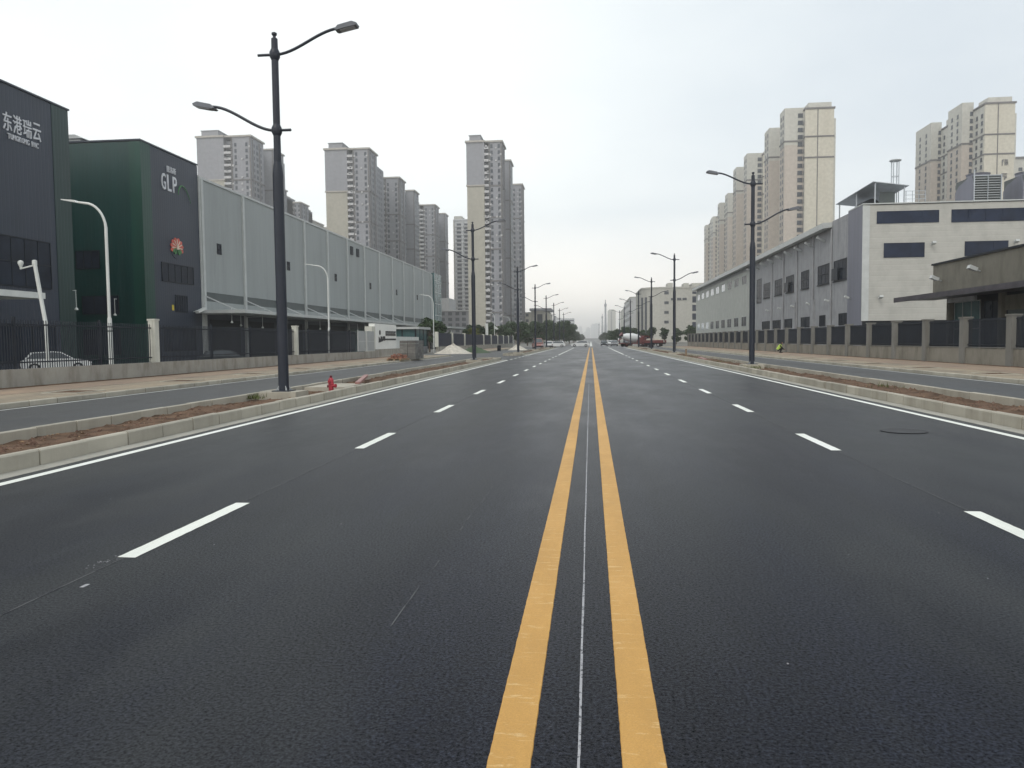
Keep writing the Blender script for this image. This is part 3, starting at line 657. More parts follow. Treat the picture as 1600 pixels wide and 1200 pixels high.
# green-sided block
C = thing('office_building', 'block with charcoal front and dark green side wall carrying a red flower emblem', 'building', (-56, 67.5, 0))
part('wall', MB().box(-75, XF, 64.2, 72.3, -.1, 18.9), 'charcoal', C)
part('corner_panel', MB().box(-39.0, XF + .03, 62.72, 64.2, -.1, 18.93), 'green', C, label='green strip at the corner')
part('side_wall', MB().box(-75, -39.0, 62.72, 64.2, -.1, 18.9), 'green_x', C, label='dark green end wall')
part('roof_edge', MB().box(-75, XF + .08, 62.64, 72.3, 18.95, 19.08), 'charcoal_x', C)
part('roof_unit', MB().box(-47.5, -45.6, 66, 70, 19.08, 20.2).prism([(-47.8, 20.2), (-45.3, 20.2), (-46.0, 20.55), (-47.3, 20.55)], 65.8, 70.2, 1), 'grey_metal', C)
for (a, b, c, d) in ((65.4, 70.9, 7.3, 9.0), (67.5, 69.6, 4.6, 6.2), (65.4, 70.9, 1.0, 3.2)):
    window(C, '+x', (XF, 0, 0), a, b, c, d, 'glass_faint', 'dark', 4, 0)
for (a, b, c, d) in ((-44.2, -42.0, 8.2, 9.8), (-43.8, -40.4, 4.3, 5.9), (-43.8, -40.4, 0.8, 3.0)):
    window(C, '-y', (0, 62.72, 0), a, b, c, d, 'glass_faint', 'dark', 2, 0)
part('warning_plate', fbox(MB(), '+x', (XF, 0, 0), 66.9, 67.2, 4.75, 5.25, 0, .04), 'yellow', C)
fld = part('floodlight', MB().bar((XF, 70.7, 4.75), (-37.3, 70.7, 4.95), .05).add(*(lambda m_: (m_.v, m_.f))(MB().bar((-37.4, 70.3, 4.7), (-37.1, 71.2, 5.1), .45, .2))), 'white_metal', C)
sg = thing('facade_sign', 'pale raised letters GLP with a thin green arc on the charcoal front', 'sign', (XF, 67, 16.2))
letters(sg, 'GLP', XF, 65.7, 68.5, 15.5, 16.95, 'letter', 0.08, 0.3)
letters(sg, '普洛斯', XF, 66.7, 68.3, 17.2, 17.75, 'letter', 0.08)
arc = [Vector((XF + .08, 68.55 + .75 * (1 - math.cos(.12 * i)), 15.45 + .95 * math.sin(.12 * i))) for i in range(14)]
arc += [Vector((XF + .08, 69.35 + .28 * i, 16.4 - .055 * i * i)) for i in range(1, 6)]
part('arc', MB().tube(arc, [0.02 + .05 * math.sin(math.pi * i / (len(arc) - 1)) for i in range(len(arc))], 6), 'arc_green', sg, True)
em = thing('flower_emblem', 'red flower emblem with cream heart and green base on the charcoal front', 'emblem', (XF, 68, 10.8))
cy, cz = 68.0, 10.55
def petal(a, l, w, n0, n1, m, base=0.12):
    d = Vector((math.sin(a), math.cos(a))); s_ = Vector((d.y, -d.x)); pts = []
    for t, ww in ((0, .25), (.35, .75), (.7, 1.0), (.9, .7), (1, .1)): pts.append((d * (base + l * t) + s_ * w * ww))
    for t, ww in ((1, .1), (.9, .7), (.7, 1.0), (.35, .75), (0, .25)): pts.append((d * (base + l * t) - s_ * w * ww))
    poly = [(cy + q.x * 1.25, cz + q.y) for q in pts]
    return part('petal', MB().prism(poly, XF + n0, XF + n1, 0), m, em)
for k in range(8): petal(R(-112 + 32 * k), .78, .20, .04, .10 + .004 * (k % 2), 'petal')
for k in range(7): petal(R(-96 + 32 * k), .55, .055, .11, .13, 'petal_c', .2)
part('flower_heart', MB().tube([(XF + .14, cy, cz - .18), (XF + .16, cy, cz + .3)], [.16, .06], 8), 'petal_c', em, True)
for s_ in (-1, 1):
    for k in range(2): 
        a = s_ * R(128 + 24 * k); petal(a, .62, .15, .05, .12, 'arc_green')
part('emblem_backing', MB().tube([(XF + .0, cy, cz - .02), (XF + .035, cy, cz - .02)], 1.02, 20), 'charcoal', em)
# hanging lamps on thin rods in front of the dark fronts
pd0 = None
spots = [(-37.75, 53.4, 5.7, 4.3, 'beside the green strip of the far left block'), (-40.6, 62.4, 5.5, 4.2, 'before the dark green end wall'), (-36.6, 42.6, 4.6, 2.9, 'under the white canopy at the left edge'),
         (-34.6, 71.6, 4.72, 3.7, 'under the near end of the long grey canopy'), (-36.0, 76.5, 4.72, 3.5, 'second along the long grey canopy'), (-34.6, 78.6, 4.72, 3.3, 'third along the grey canopy, near the lamp post'),
         (-34.6, 96, 4.72, 3.4, 'under the grey canopy right of the white pillar'), (-34.6, 112, 4.72, 3.4, 'under the grey canopy near the white sign wall')]
for (x, y, z1, z0, wh) in spots:
    lab = 'small pale lamp hanging on a rod ' + wh
    if pd0 is None:
        pd0 = thing('hanging_lamp', lab, 'lamp', (x, y, z0), 0, 'hanging lamps at the left buildings')
        part('rod', MB().tube([(0, 0, .1), (0, 0, 1.4)], .022, 6), 'white_metal', pd0, False, False)
        part('shade', MB().lathe([(.02, .16), (.10, .08), (.13, 0), (.10, -.05), (0.03, -.06)], 10), 'white_metal', pd0, True, False)
    else: dup(pd0, (x, y, z0), 0, lab)
part('lamp_bracket', MB().bar((-37.97, 53.4, 5.69), (-37.72, 53.4, 5.69), .05), 'white_metal', A)
part('lamp_bracket', MB().bar((-40.6, 62.72, 5.59), (-40.6, 62.38, 5.59), .05), 'white_metal', C)

# long grey warehouse
D = thing('warehouse', 'long grey clad warehouse with pale columns and a low canopy, left side', 'warehouse', (-56, 130, 0))
ys = [72.75 + 9.07 * k for k in range(13)]
H = 17.75
part('core', MB().box(-90, XF - .05, 72.4, 192, -.1, H - .3), 'charcoal_x', D)
for a in ys[:-1] + [181.6]:
    b = a + 9.07 if a < 181 else 192
    part('wall_panel', MB().box(XF - .05, XF + .03, a + .22, b - .22, 6.8, H), 'grey_clad', D)
    part('lower_panel', MB().box(XF - .05, XF + .03, a + .22, b - .22, 4.7, 5.9), 'grey_clad', D)
    part('louvre_strip', MB().box(XF - .05, XF - .0, a + .22, b - .22, 5.9, 6.8), 'louvre_dark', D)
for a in ys: part('column', MB().box(XF - .05, XF + .22, a - .2, a + .2, -.1, H + .02), 'light_trim', D)
part('parapet_cap', MB().box(XF - .25, XF + .14, 72.5, 181.8, H, H + .22), 'light_trim', D)
part('corner_trim', MB().box(-39, XF + .12, 72.32, 72.5, 0, H + .3), 'light_trim', D)
g = part('glass_bay', MB().box(-46, XF + .45, 184, 192.5, 5.2, 18.2), 'glass_teal', D, label='teal glazed end bay')
for k in range(5): part('mullion', MB().box(XF + .45, XF + .5, 184 + 2.0 * k, 184.12 + 2.0 * k, 5.2, 18.2), 'light_trim', g)
for k in range(4): part('transom', MB().box(XF + .45, XF + .49, 184, 192.5, 8 + 2.8 * k, 8.1 + 2.8 * k), 'light_trim', g)
for yy in (76.2, 94.4, 112.5, 130.7, 148.8, 166.9): window(D, '+x', (XF + .03, 0, 0), yy - .45, yy + .45, 10.8, 11.9, 'glass_dark', 'dark', 0, 1)
for yy in (120.4, 123.6): part('vent', fbox(MB(), '+x', (XF + .03, 0, 0), yy - .55, yy + .55, 15.6, 16.9, 0, .18), 'dark', D)
cp = part('canopy', MB().box(XF + .1, -33.1, 71.0, 150, 4.70, 4.80).box(-33.1, -32.95, 70.9, 150.1, 4.60, 4.92).box(XF + .1, -33.1, 70.9, 71.05, 4.60, 4.92), 'light_trim', D, label='long grey canopy')
for a in ys[:9]:
    part('tie_rod', MB().tube([(XF + .2, a + .02, 6.35), (-34.6, a + .9, 4.80)], .06, 8), 'light_trim', cp)
    part('canopy_rib', MB().box(XF + .2, -33.15, a - .08, a + .08, 4.52, 4.70), 'grey_metal', cp)
# shuttered loading bays below the canopy
for i, a in enumerate(ys[:-1]):
    if i in (5, 6): continue
    part('loading_door', MB().box(XF - .05, XF - .01, a + 1.2, a + 7.8, 0, 4.1), 'dark', D)
part('sliding_door', MB().box(XF - .05, XF + .02, 119.6, 122.4, 0, 3.9), 'glass_teal', D, label='pale glazed door')
part('sliding_door', MB().box(XF - .05, XF + .02, 123, 125.8, 0, 3.9), 'glass_teal', D, label='pale glazed door')
part('far_canopy', MB().box(XF, -31, 168, 196, 4.6, 4.95), 'light_trim', D)
for yy in (172, 184): part('canopy_post', MB().tube([(-31.4, yy, 0), (-31.4, yy, 4.6)], .12, 8), 'light_trim', D)

# gate group: white sign wall, low white wall, booth, stacked things
sw = thing('sign_wall', 'white sign wall with black emblem and two rows of black lettering', 'sign wall', (-21.4, 78.5, 0))
part('plinth', MB().box(-21.9, -21.1, 74.0, 84, -.1, 0.95), 'wall_conc', sw)
part('board', MB().box(-21.8, -21.2, 74.2, 82.6, 0.95, 3.5), 'sign_white', sw)
part('end_post', MB().box(-21.85, -21.15, 73.0, 74.2, .6, 3.2), 'pillar_white', sw)
part('emblem_dot', MB().tube([(-21.2, 76.0, 2.62), (-21.15, 76.0, 2.62)], .24, 12), 'sign_black', sw)
part('emblem_block', MB().prism([(75.5, 1.6), (77.0, 1.75), (76.8, 2.2), (76.3, 2.25), (76.2, 1.9), (75.6, 2.2)], -21.2, -21.15, 0).box(-21.2, -21.15, 77.1, 77.9, 1.8, 2.25), 'sign_black', sw)
def strokes(y0, y1, z0, z1, n):
    for k in range(n):
        a = y0 + (y1 - y0) * k / n; w = (y1 - y0) / n * .82; mb = MB()
        mb.box(-21.2, -21.16, a, a + w * .18, z0, z1); mb.box(-21.2, -21.157, a + w * .2, a + w, z0 + (z1 - z0) * .1, z0 + (z1 - z0) * .32)
        mb.box(-21.2, -21.157, a + w * .2, a + w, z1 - (z1 - z0) * .25, z1); mb.box(-21.2, -21.154, a + w * .55, a + w * .75, z0, z1 - (z1 - z0) * .26)
        part('character', mb, 'sign_black', sw)
strokes(78.2, 82.4, 2.3, 2.8, 6); strokes(77.9, 82.4, 1.85, 2.02, 10)
lw = thing('boundary_wall', 'low white corrugated wall panel right of the sign wall', 'wall', (-22, 89, 0))
for k in range(9): part('panel', MB().box(-22.1, -21.95, 84.0 + k * 1.45, 85.4 + k * 1.45, 0.5, 2.25), 'white_metal', lw)
for k in range(8): part('foot', MB().box(-22.2, -21.85, 84.1 + k * 1.45, 84.6 + k * 1.45, 0, .5), 'white_metal', lw)
bt = thing('gate_booth', 'glazed gate booth under the end of the grey canopy', 'booth', (-25, 105, 0))
part('base', MB().box(-27, -23.2, 101, 108, 0, 1.0), 'ware_side', bt); part('roof', MB().box(-27.4, -22.8, 100.6, 108.4, 3.35, 3.65), 'light_trim', bt)
part('glazing', MB().box(-26.9, -23.25, 101.1, 107.9, 1.0, 3.35), 'glass_teal', bt)
for k in range(4): part('mullion', MB().box(-23.27, -23.2, 101 + 2.3 * k, 101.15 + 2.3 * k, 1.0, 3.35), 'dark', bt)
for k in range(3): part('mullion', MB().box(-27 + 1.8 * k, -26.85 + 1.8 * k, 101.03, 101.11, 1.0, 3.35), 'dark', bt)
# stack of grey pavers on the pavement
st = thing('paver_stack', 'big square stack of grey paving blocks on the left pavement', 'paver stack', (-15.9, 64.5, .15))
for z in range(6):
    for yy in range(6):
        me = None
        for xx in range(2):
            part('paver', MB().box(-16.4 + xx * .7, -15.73 + xx * .7, 65.0 + yy * .55 + .01, 65.54 + yy * .55, .16 + z * .27, .16 + z * .27 + .255), 'brick', st)
bs = thing('brick_pile', 'low untidy pile of reddish bricks on a pallet beside the paver stack', 'brick pile', (-15.9, 60.5, .15))
pl_ = part('pallet', MB().box(-16.5, -15.3, 61.0, 64.0, .25, .3).box(-16.5, -16.35, 61.0, 64.0, .15, .25).box(-15.95, -15.8, 61.0, 64.0, .15, .25).box(-15.45, -15.3, 61.0, 64.0, .15, .25), 'wood', bs)
bme = MB().box(-.12, .12, -.06, .06, 0, .09).mesh('brick', M['brick_red'])
for k in range(70):
    lv = int(random.random() * 4 * random.random()); o = part('brick', bme, None, bs, loc=(random.uniform(-16.4, -15.4), random.uniform(61.1, 63.8), .30 + lv * .095)); o.rotation_euler = (0, 0, random.choice((0, 1.57, .3, 1.2)))
# sand heaps
def heap(name, label, x, y, r, h, m, seed, cat):
    mb = MB(); n = 22; rings = 9
    for i in range(rings):
        t = i / (rings - 1)
        for k in range(n):
            a = 2 * math.pi * k / n; rr = r * t * (1 + .22 * noise.noise((math.cos(a) * 1.5, math.sin(a) * 1.5, seed)))
            z = h * (1 - t) ** 1.15 * (1 + .25 * noise.noise((a * 2, t * 4, seed))) + .05 * noise.noise((k, i, seed)) * (t < .95)
            mb.v.append((rr * math.cos(a), rr * math.sin(a), max(z, -.02 if t < 1 else -.03)))
    for i in range(rings - 1):
        for k in range(n): mb.f.append((i * n + k, i * n + (k + 1) % n, (i + 1) * n + (k + 1) % n, (i + 1) * n + k))
    o = bpy.data.objects.new(name, mb.mesh(name, M[m], True)); link(o, None, True, (x, y, 0)); tag(o, label, cat); return o
heap('sand_heap', 'pale heap of sand beside the gate, nearest and largest', -18.3, 101.5, 2.7, 1.35, 'sand', 1.3, 'sand heap')
heap('rubble_heap', 'low grey spread of rubble behind the pale sand heap', -19.6, 106.5, 2.2, .8, 'sand', 8.1, 'rubble heap')
heap('sand_heap', 'low white sand heap behind the third lamp post on the left', -12.9, 134.5, 1.9, 1.0, 'sand', 4.7, 'sand heap')
heap('brush_heap', 'dark green heap of cut branches by the second lamp post on the left', -16.0, 104.8, 2.4, 1.05, 'leaf', 2.2, 'brush heap')

# ================================================================== RIGHT BUILDINGS
Wh = thing('warehouse', 'grey and cream factory hall with long eaves and a flat end wall, right side', 'warehouse', (46, 150, 0))
part('wall', MB().box(30.05, 70, 94.5, 225, -.1, 15.5), 'ware_side', Wh)
part('gable_wall', MB().box(30.12, 72, 89.7, 94.5, 3.45, 16.2), 'cream_clad', Wh, label='cream end wall')
part('gable_base', MB().box(30.12, 72, 89.9, 94.4, -.1, 3.45), 'dark', Wh)
part('corner_trim', MB().box(30.0, 30.12, 89.72, 94.5, -.1, 16.28), 'ware_blue', Wh, label='blue grey corner strip')
part('gable_edge', MB().box(30.0, 30.75, 89.62, 89.7, 3.45, 16.2), 'light_trim', Wh)
part('coping', MB().box(29.97, 72, 89.55, 94.4, 16.28, 16.40), 'light_trim', Wh)
part('upper_wall', MB().box(30.03, 70, 94.5, 100.6, 15.5, 16.1), 'ware_side', Wh)
part('pale_bay', MB().box(29.9, 30.05, 150, 225, 3.2, 14.6), 'ware_pale', Wh, label='paler far half of the side wall')
ev = part('eaves', MB().prism([(28.9, 15.25), (28.9, 15.95), (31, 16.05), (31, 15.5)], 100.6, 226, 1), 'light_trim', Wh)
for k in range(9): part('eaves_bracket', MB().bar((30.05, 103.6 + 5.6 * k, 14.0), (29.0, 103.6 + 5.6 * k, 14.55), .22, .32), 'grey_metal', Wh)
O = (30.05, 0, 0)
for (a, b) in ((94.9, 99.7), (101.6, 106.5), (110.7, 114.6), (118.7, 123.2), (125.8, 130.6), (134.0, 138.8)):
    window(Wh, '-x', O, -b, -a, 8.55, 11.05, 'glass_dark', 'dark', 2, 1, sill=True)
window(Wh, '-x', O, -144.4, -140.6, 7.9, 12.2, 'glass_dark', 'dark', 1, 3); window(Wh, '-x', O, -148.6, -147.2, 8.4, 11.2, 'glass_dark', 'dark', 0, 2)
for (a, b) in ((94.6, 97.6), (103, 105.6), (108.5, 114.6), (118.0, 124), (126.5, 131.8), (134, 139.8)):
    window(Wh, '-x', O, -b, -a, 3.1, 4.55, 'glass_dark', 'dark', 2, 0)
for k in range(9):
    y = 153 + 8.0 * k
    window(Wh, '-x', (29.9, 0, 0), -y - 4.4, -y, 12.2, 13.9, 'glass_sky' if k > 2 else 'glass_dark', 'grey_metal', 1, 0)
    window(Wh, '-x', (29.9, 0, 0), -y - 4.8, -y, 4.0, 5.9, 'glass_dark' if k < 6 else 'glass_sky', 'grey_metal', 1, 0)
for y in (100.5, 108.4, 116.6, 124.6, 132.4): part('drain_pipe', MB().tube([(29.93, y, .5), (29.93, y, 15.2)], .10, 8), 'ware_side', Wh)
for y in (106.8, 116.0): part('stain_pier', MB().box(29.78, 30.05, y + 1.0, y + 2.4, 2.8, 6.8), 'ware_side', Wh)
def wall_lamp(i, face, x, y, z, wh):
    global wl0
    lab = 'small grey box lamp sticking out of ' + wh
    rz = {'-x': 0, '-y': math.pi / 2}[face]
    if wl0 is None:
        wl0 = thing('wall_lamp', lab, 'wall lamp', (x, y, z), rz, 'box lamps on the right walls')
        part('bracket', MB().bar((0, 0, -.15), (-.5, 0, .1), .10), 'grey_metal', wl0, False, False)
        part('housing', MB().bar((-.35, 0, .0), (-1.0, 0, .28), .55, .32), 'light_trim', wl0, False, False)
        wl0.scale = (.7, .7, .7); part('lens', MB().bar((-.35, 0, .165), (-.95, 0, .425), .5, .015), 'lens', wl0, False, False)  # pale plate on top stands in for light on the housing
    else: dup(wl0, (x, y, z), rz, lab)
wl0 = None
ords = ['nearest the corner', 'second from the corner', 'third from the corner', 'fourth from the corner', 'fifth from the corner', 'sixth from the corner']
for i, y in enumerate((93.3, 101.0, 109.4, 117.6, 125.6, 134)): wall_lamp(i, '-x', 30.03, y, 6.2, 'the long grey hall wall, ' + ords[i])
wall_lamp(0, '-y', 37.35, 89.66, 11.75, 'the cream end wall, between its two middle windows')
wall_lamp(0, '-y', 45.9, 89.66, 11.75, 'the cream end wall beside its right window')
wall_lamp(0, '-y', 31.9, 89.66, 5.95, 'the cream end wall low by its left corner')
wall_lamp(0, '-x', 23.97, 55.9, 5.55, 'the brown gatehouse parapet, left one')
wall_lamp(0, '-x', 23.97, 50.6, 5.75, 'the brown gatehouse parapet, right one')
G = (0, 89.7, 0)
for (a, b, c, d, nv) in ((31.5, 38.05, 14.15, 15.5, 3), (39.35, 50, 14.1, 15.5, 5), (32.3, 36.6, 10.4, 12.0, 2), (40.8, 45.3, 10.4, 12.0, 2), (50, 54, 10.4, 12, 2)):
    window(Wh, '-y', G, a, b, c, d, 'glass_blue', 'glass_blue', nv, 0, 0.05)
for (y0, y1) in ((97.4, 99.7), (120.9, 123.2)):
    part('open_sash', MB().box(29.72, 29.78, y0, y1, 8.62, 10.1).bar((29.98, y0, 10.1), (29.75, y0, 10.05), .05).bar((29.98, y1, 10.1), (29.75, y1, 10.05), .05), 'glass_dark', Wh)
# things on the roof
sh = thing('roof_shelter', 'open steel shelter with a sloping sheet roof on the hall roof', 'shelter', (33, 96, 16))
part('roof_sheet', MB().add([(32.1, 92.6, 19.3), (36.0, 92.6, 18.75), (34.8, 101.5, 17.8), (30.7, 101.5, 18.3), (32.1, 92.6, 19.38), (36.0, 92.6, 18.83), (34.8, 101.5, 17.88), (30.7, 101.5, 18.38)], [(0, 1, 2, 3), (7, 6, 5, 4), (0, 4, 5, 1), (1, 5, 6, 2), (2, 6, 7, 3), (3, 7, 4, 0)]), 'steel', sh)
for (x, y, z) in ((32.4, 92.9, 19.2), (35.6, 92.9, 18.7), (31.0, 101, 18.3), (34.5, 101, 17.8), (31.7, 97, 18.7)): part('post', MB().box(x - .06, x + .06, y - .06, y + .06, 16, z), 'steel', sh)
part('tank', MB().tube([(33.0, 95.5, 16.95), (33.0, 99.4, 16.95)], .95, 16), 'dark', sh, True)
part('side_sheet', MB().box(33.3, 35.0, 94, 94.1, 16.2, 18.4), 'louvre_dark', sh)
ms = thing('roof_mast', 'pale four-legged mast with a flat ring on top, on the hall roof', 'mast', (35.4, 95, 16.2))
for (x, y) in ((35.05, 94.7), (35.65, 94.7), (35.05, 95.3), (35.65, 95.3)): part('leg', MB().tube([(x, y, 16.2), (x, y, 22.0)], .06, 8), 'steel', ms)
for z in (18.6, 20.3): part('brace', MB().bar((35.05, 94.7, z), (35.65, 94.7, z), .05).bar((35.05, 95.3, z), (35.65, 95.3, z), .05).bar((35.05, 94.7, z), (35.05, 95.3, z), .05).bar((35.65, 94.7, z), (35.65, 95.3, z), .05), 'steel', ms)
part('ring_top', MB().lathe([(.2, 0), (.62, .05), (.66, .16), (.5, .22), (.1, .22)], 16, (35.35, 95, 22.0)), 'grey_metal', ms, True)
cw = thing('roof_catwalk', 'railed steel catwalk between the mast and the tower block', 'catwalk', (36.6, 94, 16.3))
part('deck', MB().box(35.9, 38.2, 93.4, 95, 16.9, 17.0), 'steel', cw)
for x in (36.0, 36.7, 37.4, 38.1): part('post', MB().box(x - .03, x + .03, 93.4, 93.46, 16.3, 18.3), 'steel', cw)
for z in (17.4, 17.85, 18.3): part('rail', MB().box(35.9, 38.2, 93.41, 93.45, z - .025, z + .025), 'steel', cw)
def cooling(x, label):
    t = thing('cooling_tower', label, 'cooling tower', (x + 1.7, 101, 16.2), 0, 'cooling towers on the hall roof')
    part('side_panel', MB().box(x, x + .1, 99, 103.5, 16.2, 19.6).prism([(99, 19.6), (103.5, 19.6), (102.6, 20.3), (99.4, 21.0)], x, x + .1, 0), 'ware_blue', t)
    part('casing', MB().box(x + .1, x + 3.3, 99.3, 103.5, 16.2, 20.9), 'louvre_dark', t)
    for k in range(15): part('louvre', MB().box(x + .25, x + 3.2, 99.05, 99.3, 16.5 + k * .29, 16.57 + k * .29), 'grey_metal', t)
    part('frame', MB().box(x + .1, x + .22, 98.95, 99.1, 16.2, 21.6).box(x + 3.2, x + 3.3, 98.95, 99.1, 16.2, 21.0).box(x + 1.7, x + 1.76, 98.95, 99.04, 16.2, 20.9).box(x + .22, x + 3.2, 98.97, 99.08, 20.85, 20.95), 'steel', t)
    part('fan_cowl', MB().lathe([(1.35, 0), (1.25, .35), (1.35, .6), (1.2, .6), (1.1, .3)], 20, (x + 1.7, 101.4, 20.9)), 'ware_blue', t, True)
    return t
cooling(45.8, 'dark louvred cooling tower on the hall roof, left one in full view'); cooling(51.5, 'dark louvred cooling tower cut by the right edge of the photo')
# gatehouse
Gh = thing('gatehouse', 'brown grey flat-roofed gatehouse with a dark canopy behind the right fence', 'gatehouse', (27, 46, 0))
part('parapet', MB().box(24.0, 34, 26, 57.3, 4.35, 6.62), 'guard', Gh); part('coping', MB().box(23.9, 34.1, 25.9, 57.4, 6.62, 6.74), 'dark', Gh)
part('wall', MB().box(25.2, 34, 26, 57.3, -.1, 4.35), 'dark', Gh)  # near-black colour carries the shade under the canopy
cpy = part('canopy', MB().box(22.3, 25.0, 26, 59.5, 4.28, 4.34).box(22.22, 22.3, 25.9, 59.6, 4.16, 4.50), plain('canopy_brown_grey', (0.052, 0.046, 0.056), 0.5, 0.4), Gh)
window(Gh, '-x', (25.2, 0, 0), -56.6, -53.0, .3, 4.0, 'glass_teal', 'grey_metal', 2, 1); window(Gh, '-x', (25.2, 0, 0), -52.5, -50.6, .1, 3.9, 'glass_dark', 'dark', 1, 0)
part('shutter', MB().box(25.12, 25.2, 43, 49.6, .1, 3.2), 'louvre_dark', Gh); part('lintel', MB().box(25.1, 25.2, 42.6, 50, 3.2, 4.1), 'guard', Gh)
window(Gh, '-x', (25.2, 0, 0), -42, -37.5, .8, 3.6, 'glass_dark', 'dark', 3, 0)
part('strip_light', MB().box(24.6, 24.75, 52.6, 56.4, 3.95, 4.25), 'lens', Gh, label='pale strip above the glass door')
for y in (57.0, 50.1): part('column', MB().box(24.9, 25.2, y - .2, y + .2, 0, 4.3), 'guard', Gh)

# ================================================================== TOWER BLOCKS
def wmesh(w, h, face):
    return fbox(fbox(fbox(MB(), face, (0, 0, 0), -w / 2, w / 2, 0, h, 0, .10), face, (0, 0, 0), -w / 2 - .12, w / 2 + .12, -.15, 0, 0, .2), face, (0, 0, 0), -.04, .04, 0, h, .1, .14).mesh('window', M['win'])
def win_cols(parent, face, o, us, z0, z1, w, h, step, solo=True):
    u, n = axes(face); o = Vector(o)
    if solo:
        me = wmesh(w, h, face)
        for uu in us:
            z = z0
            while z < z1: q = o + u * uu; part('window', me, None, parent, loc=(q.x, q.y, z)); z += step
    else:
        mb = MB()
        for uu in us:
            z = z0
            while z < z1: fbox(mb, face, o, uu - w / 2, uu + w / 2, z, z + h, 0, .1); z += step
        part('far_windows', mb, 'win', parent, stuff=True)
def tower_left(label, x0, x1, y0, y1, zt, solo=True, zlow=8.0, units=()):
    """slab with a blank gable end, a recessed balcony stack, a bay, and stepped bays along the side facing the road"""
    t = thing('apartment_tower', label, 'apartment tower', ((x0 + x1) / 2, (y0 + y1) / 2, 0), 0, 'tower blocks on the left')
    RC = 5.5; w = x1 - x0; xa = x0 + .50 * w; xb = x0 + .64 * w; zg = zt - 21
    part('gable_wall', MB().box(x0, xa, y0, y1, -.1, zg), 'beige', t)
    part('crown_wall', MB().box(x0 - .15, xa + .15, y0 - .15, y1, zg + .6, zt), 'mauve', t, label='grey upper storeys')
    part('belt', MB().box(x0 - .4, xa + .4, y0 - .45, y1, zg, zg + .6), 'band_l', t)
    part('recess_wall', MB().box(xa, xb, y0 + 2.2, y1, -.1, zt - 1.5), 'mauve', t)
    part('bay_wall', MB().box(xb, x1, y0 + .6, y0 + 16, -.1, zt), 'mauve', t)
    part('side_wall', MB().box(xb, x1 - RC, y0 + 16, y1, -.1, zt - .5), 'mauve', t)
    for ua, ub in units:
        ur = part('side_unit', MB().box(x1 - RC, x1, ua, ub, -.1, zt), 'mauve', t)
        part('unit_cornice', MB().box(x1 - RC - .2, x1 + .7, ua - .6, ub + .3, zt, zt + .8), 'band_l', ur)
        for xx in (x1 - .5,): part('unit_pilaster', MB().box(xx, xx + .65, ua - .25, ua, 0, zt), 'tband', ur)
        for z in [zt - 21.2 - 15.5 * k for k in range(6)]:
            if z > 6: part('unit_band', MB().box(x1 - RC, x1 + .3, ua - .3, ub, z, z + .7), 'tband', ur)
    part('cornice', MB().box(x0 - .7, xa + .5, y0 - .8, y1 + .3, zt, zt + .9).box(xa + .5, x1 + .8, y0, y0 + 16.3, zt, zt + .8), 'band_l', t)
    part('roof_house', MB().box(x0 + .08 * w, x0 + .4 * w, y0 + .5, y0 + 10, zt + .9, zt + 3.4).box(x0 + .08 * w - .3, x0 + .4 * w + .3, y0 + .2, y0 + 10.3, zt + 3.4, zt + 3.7), 'mauve', t)
    for z in [zt - 21 - 0.2] + [zt - 21 - 15.5 * k for k in range(1, 6)]:
        if z > 6: part('bay_band', MB().box(xb - .3, x1 + .35, y0 + .3, y0 + 16.2, z, z + .7), 'tband', t)
    for xx in (xb - .1, x1 - .35): part('pilaster', MB().box(xx, xx + .65, y0 + .25, y0 + .6, 0, zt), 'tband', t)
    part('base', MB().box(x0 - .2, x1 + .3, y0 - .2, y0 + 16.4, -.1, 9), 'stone', t)
    # balconies
    z = zlow; bal = MB().box(-(xb - xa) / 2 + .1, (xb - xa) / 2 - .1, -1.5, 1.3, -.12, .06).box(-(xb - xa) / 2 + .1, (xb - xa) / 2 - .1, -1.5, -1.4, .06, 1.05).mesh('balcony', M['rail'])
    while z < zt - 3:
        part('balcony', bal, None, t, loc=((xa + xb) / 2, y0 + 1.4 - random.choice((0, 0, .3)), z)); z += 3.0
    win_cols(t, '-y', (0, y0 + 2.2, 0), [xa + (xb - xa) * .5], zlow + .3, zt - 3, (xb - xa) * .6, 1.9, 3.0, solo)
    win_cols(t, '-y', (0, y0 + .6, 0), [xb + (x1 - xb) * .22, xb + (x1 - xb) * .80], zlow + .6, zt - 2, 1.1, 1.6, 3.0, solo)
    sw_ = [y0 + 3.5 + 3.9 * k for k in range(int((y1 - y0 - 5) / 3.9))]
    mb = MB()
    for s_ in sw_:
        z = zlow
        while z < zt - 2:
            xo = x1 if s_ < y0 + 14 else x1 - RC
            if any(ua < s_ < ub - 2 for ua, ub in units): xo = x1
            mb.box(xo, xo + .12, s_, s_ + 2.0, z + .6, z + 2.3); z += 3.0
    part('side_windows', mb, 'win', t, stuff=True)
    mb = MB()
    for s_ in sw_[:4:2]: mb.box(x1 - .2, x1 + .6, s_ - .9, s_ - .5, 0, zt - 1)
    part('fin', mb, 'band', t, stuff=True)
    mb = MB(); rg = random.Random(int(x0 * 7 + y0)); z = zlow
    while z < zt - 3:
        for xx in (xb + .12, xb + (x1 - xb) * .5, x1 - 1.1):
            if rg.random() < .45: q = xx + rg.uniform(-.15, .35); mb.box(q, q + .85, y0 + .15, y0 + .6, z + rg.uniform(-.3, .1), z + .7)
        if rg.random() < .4: q = xa + rg.uniform(.2, .6) * (xb - xa); mb.box(q, q + .9, y0 - .1, y0 + .1, z + .3, z + rg.uniform(.9, 1.8))
        z += 3.0
    part('cooling_units', mb, 'rail', t, stuff=True)
    return t
tower_left('tall grey and beige tower rising alone right of the white block, nearest the road', -60.0, -43, 377, 452, 98.2, units=((418, 432),))
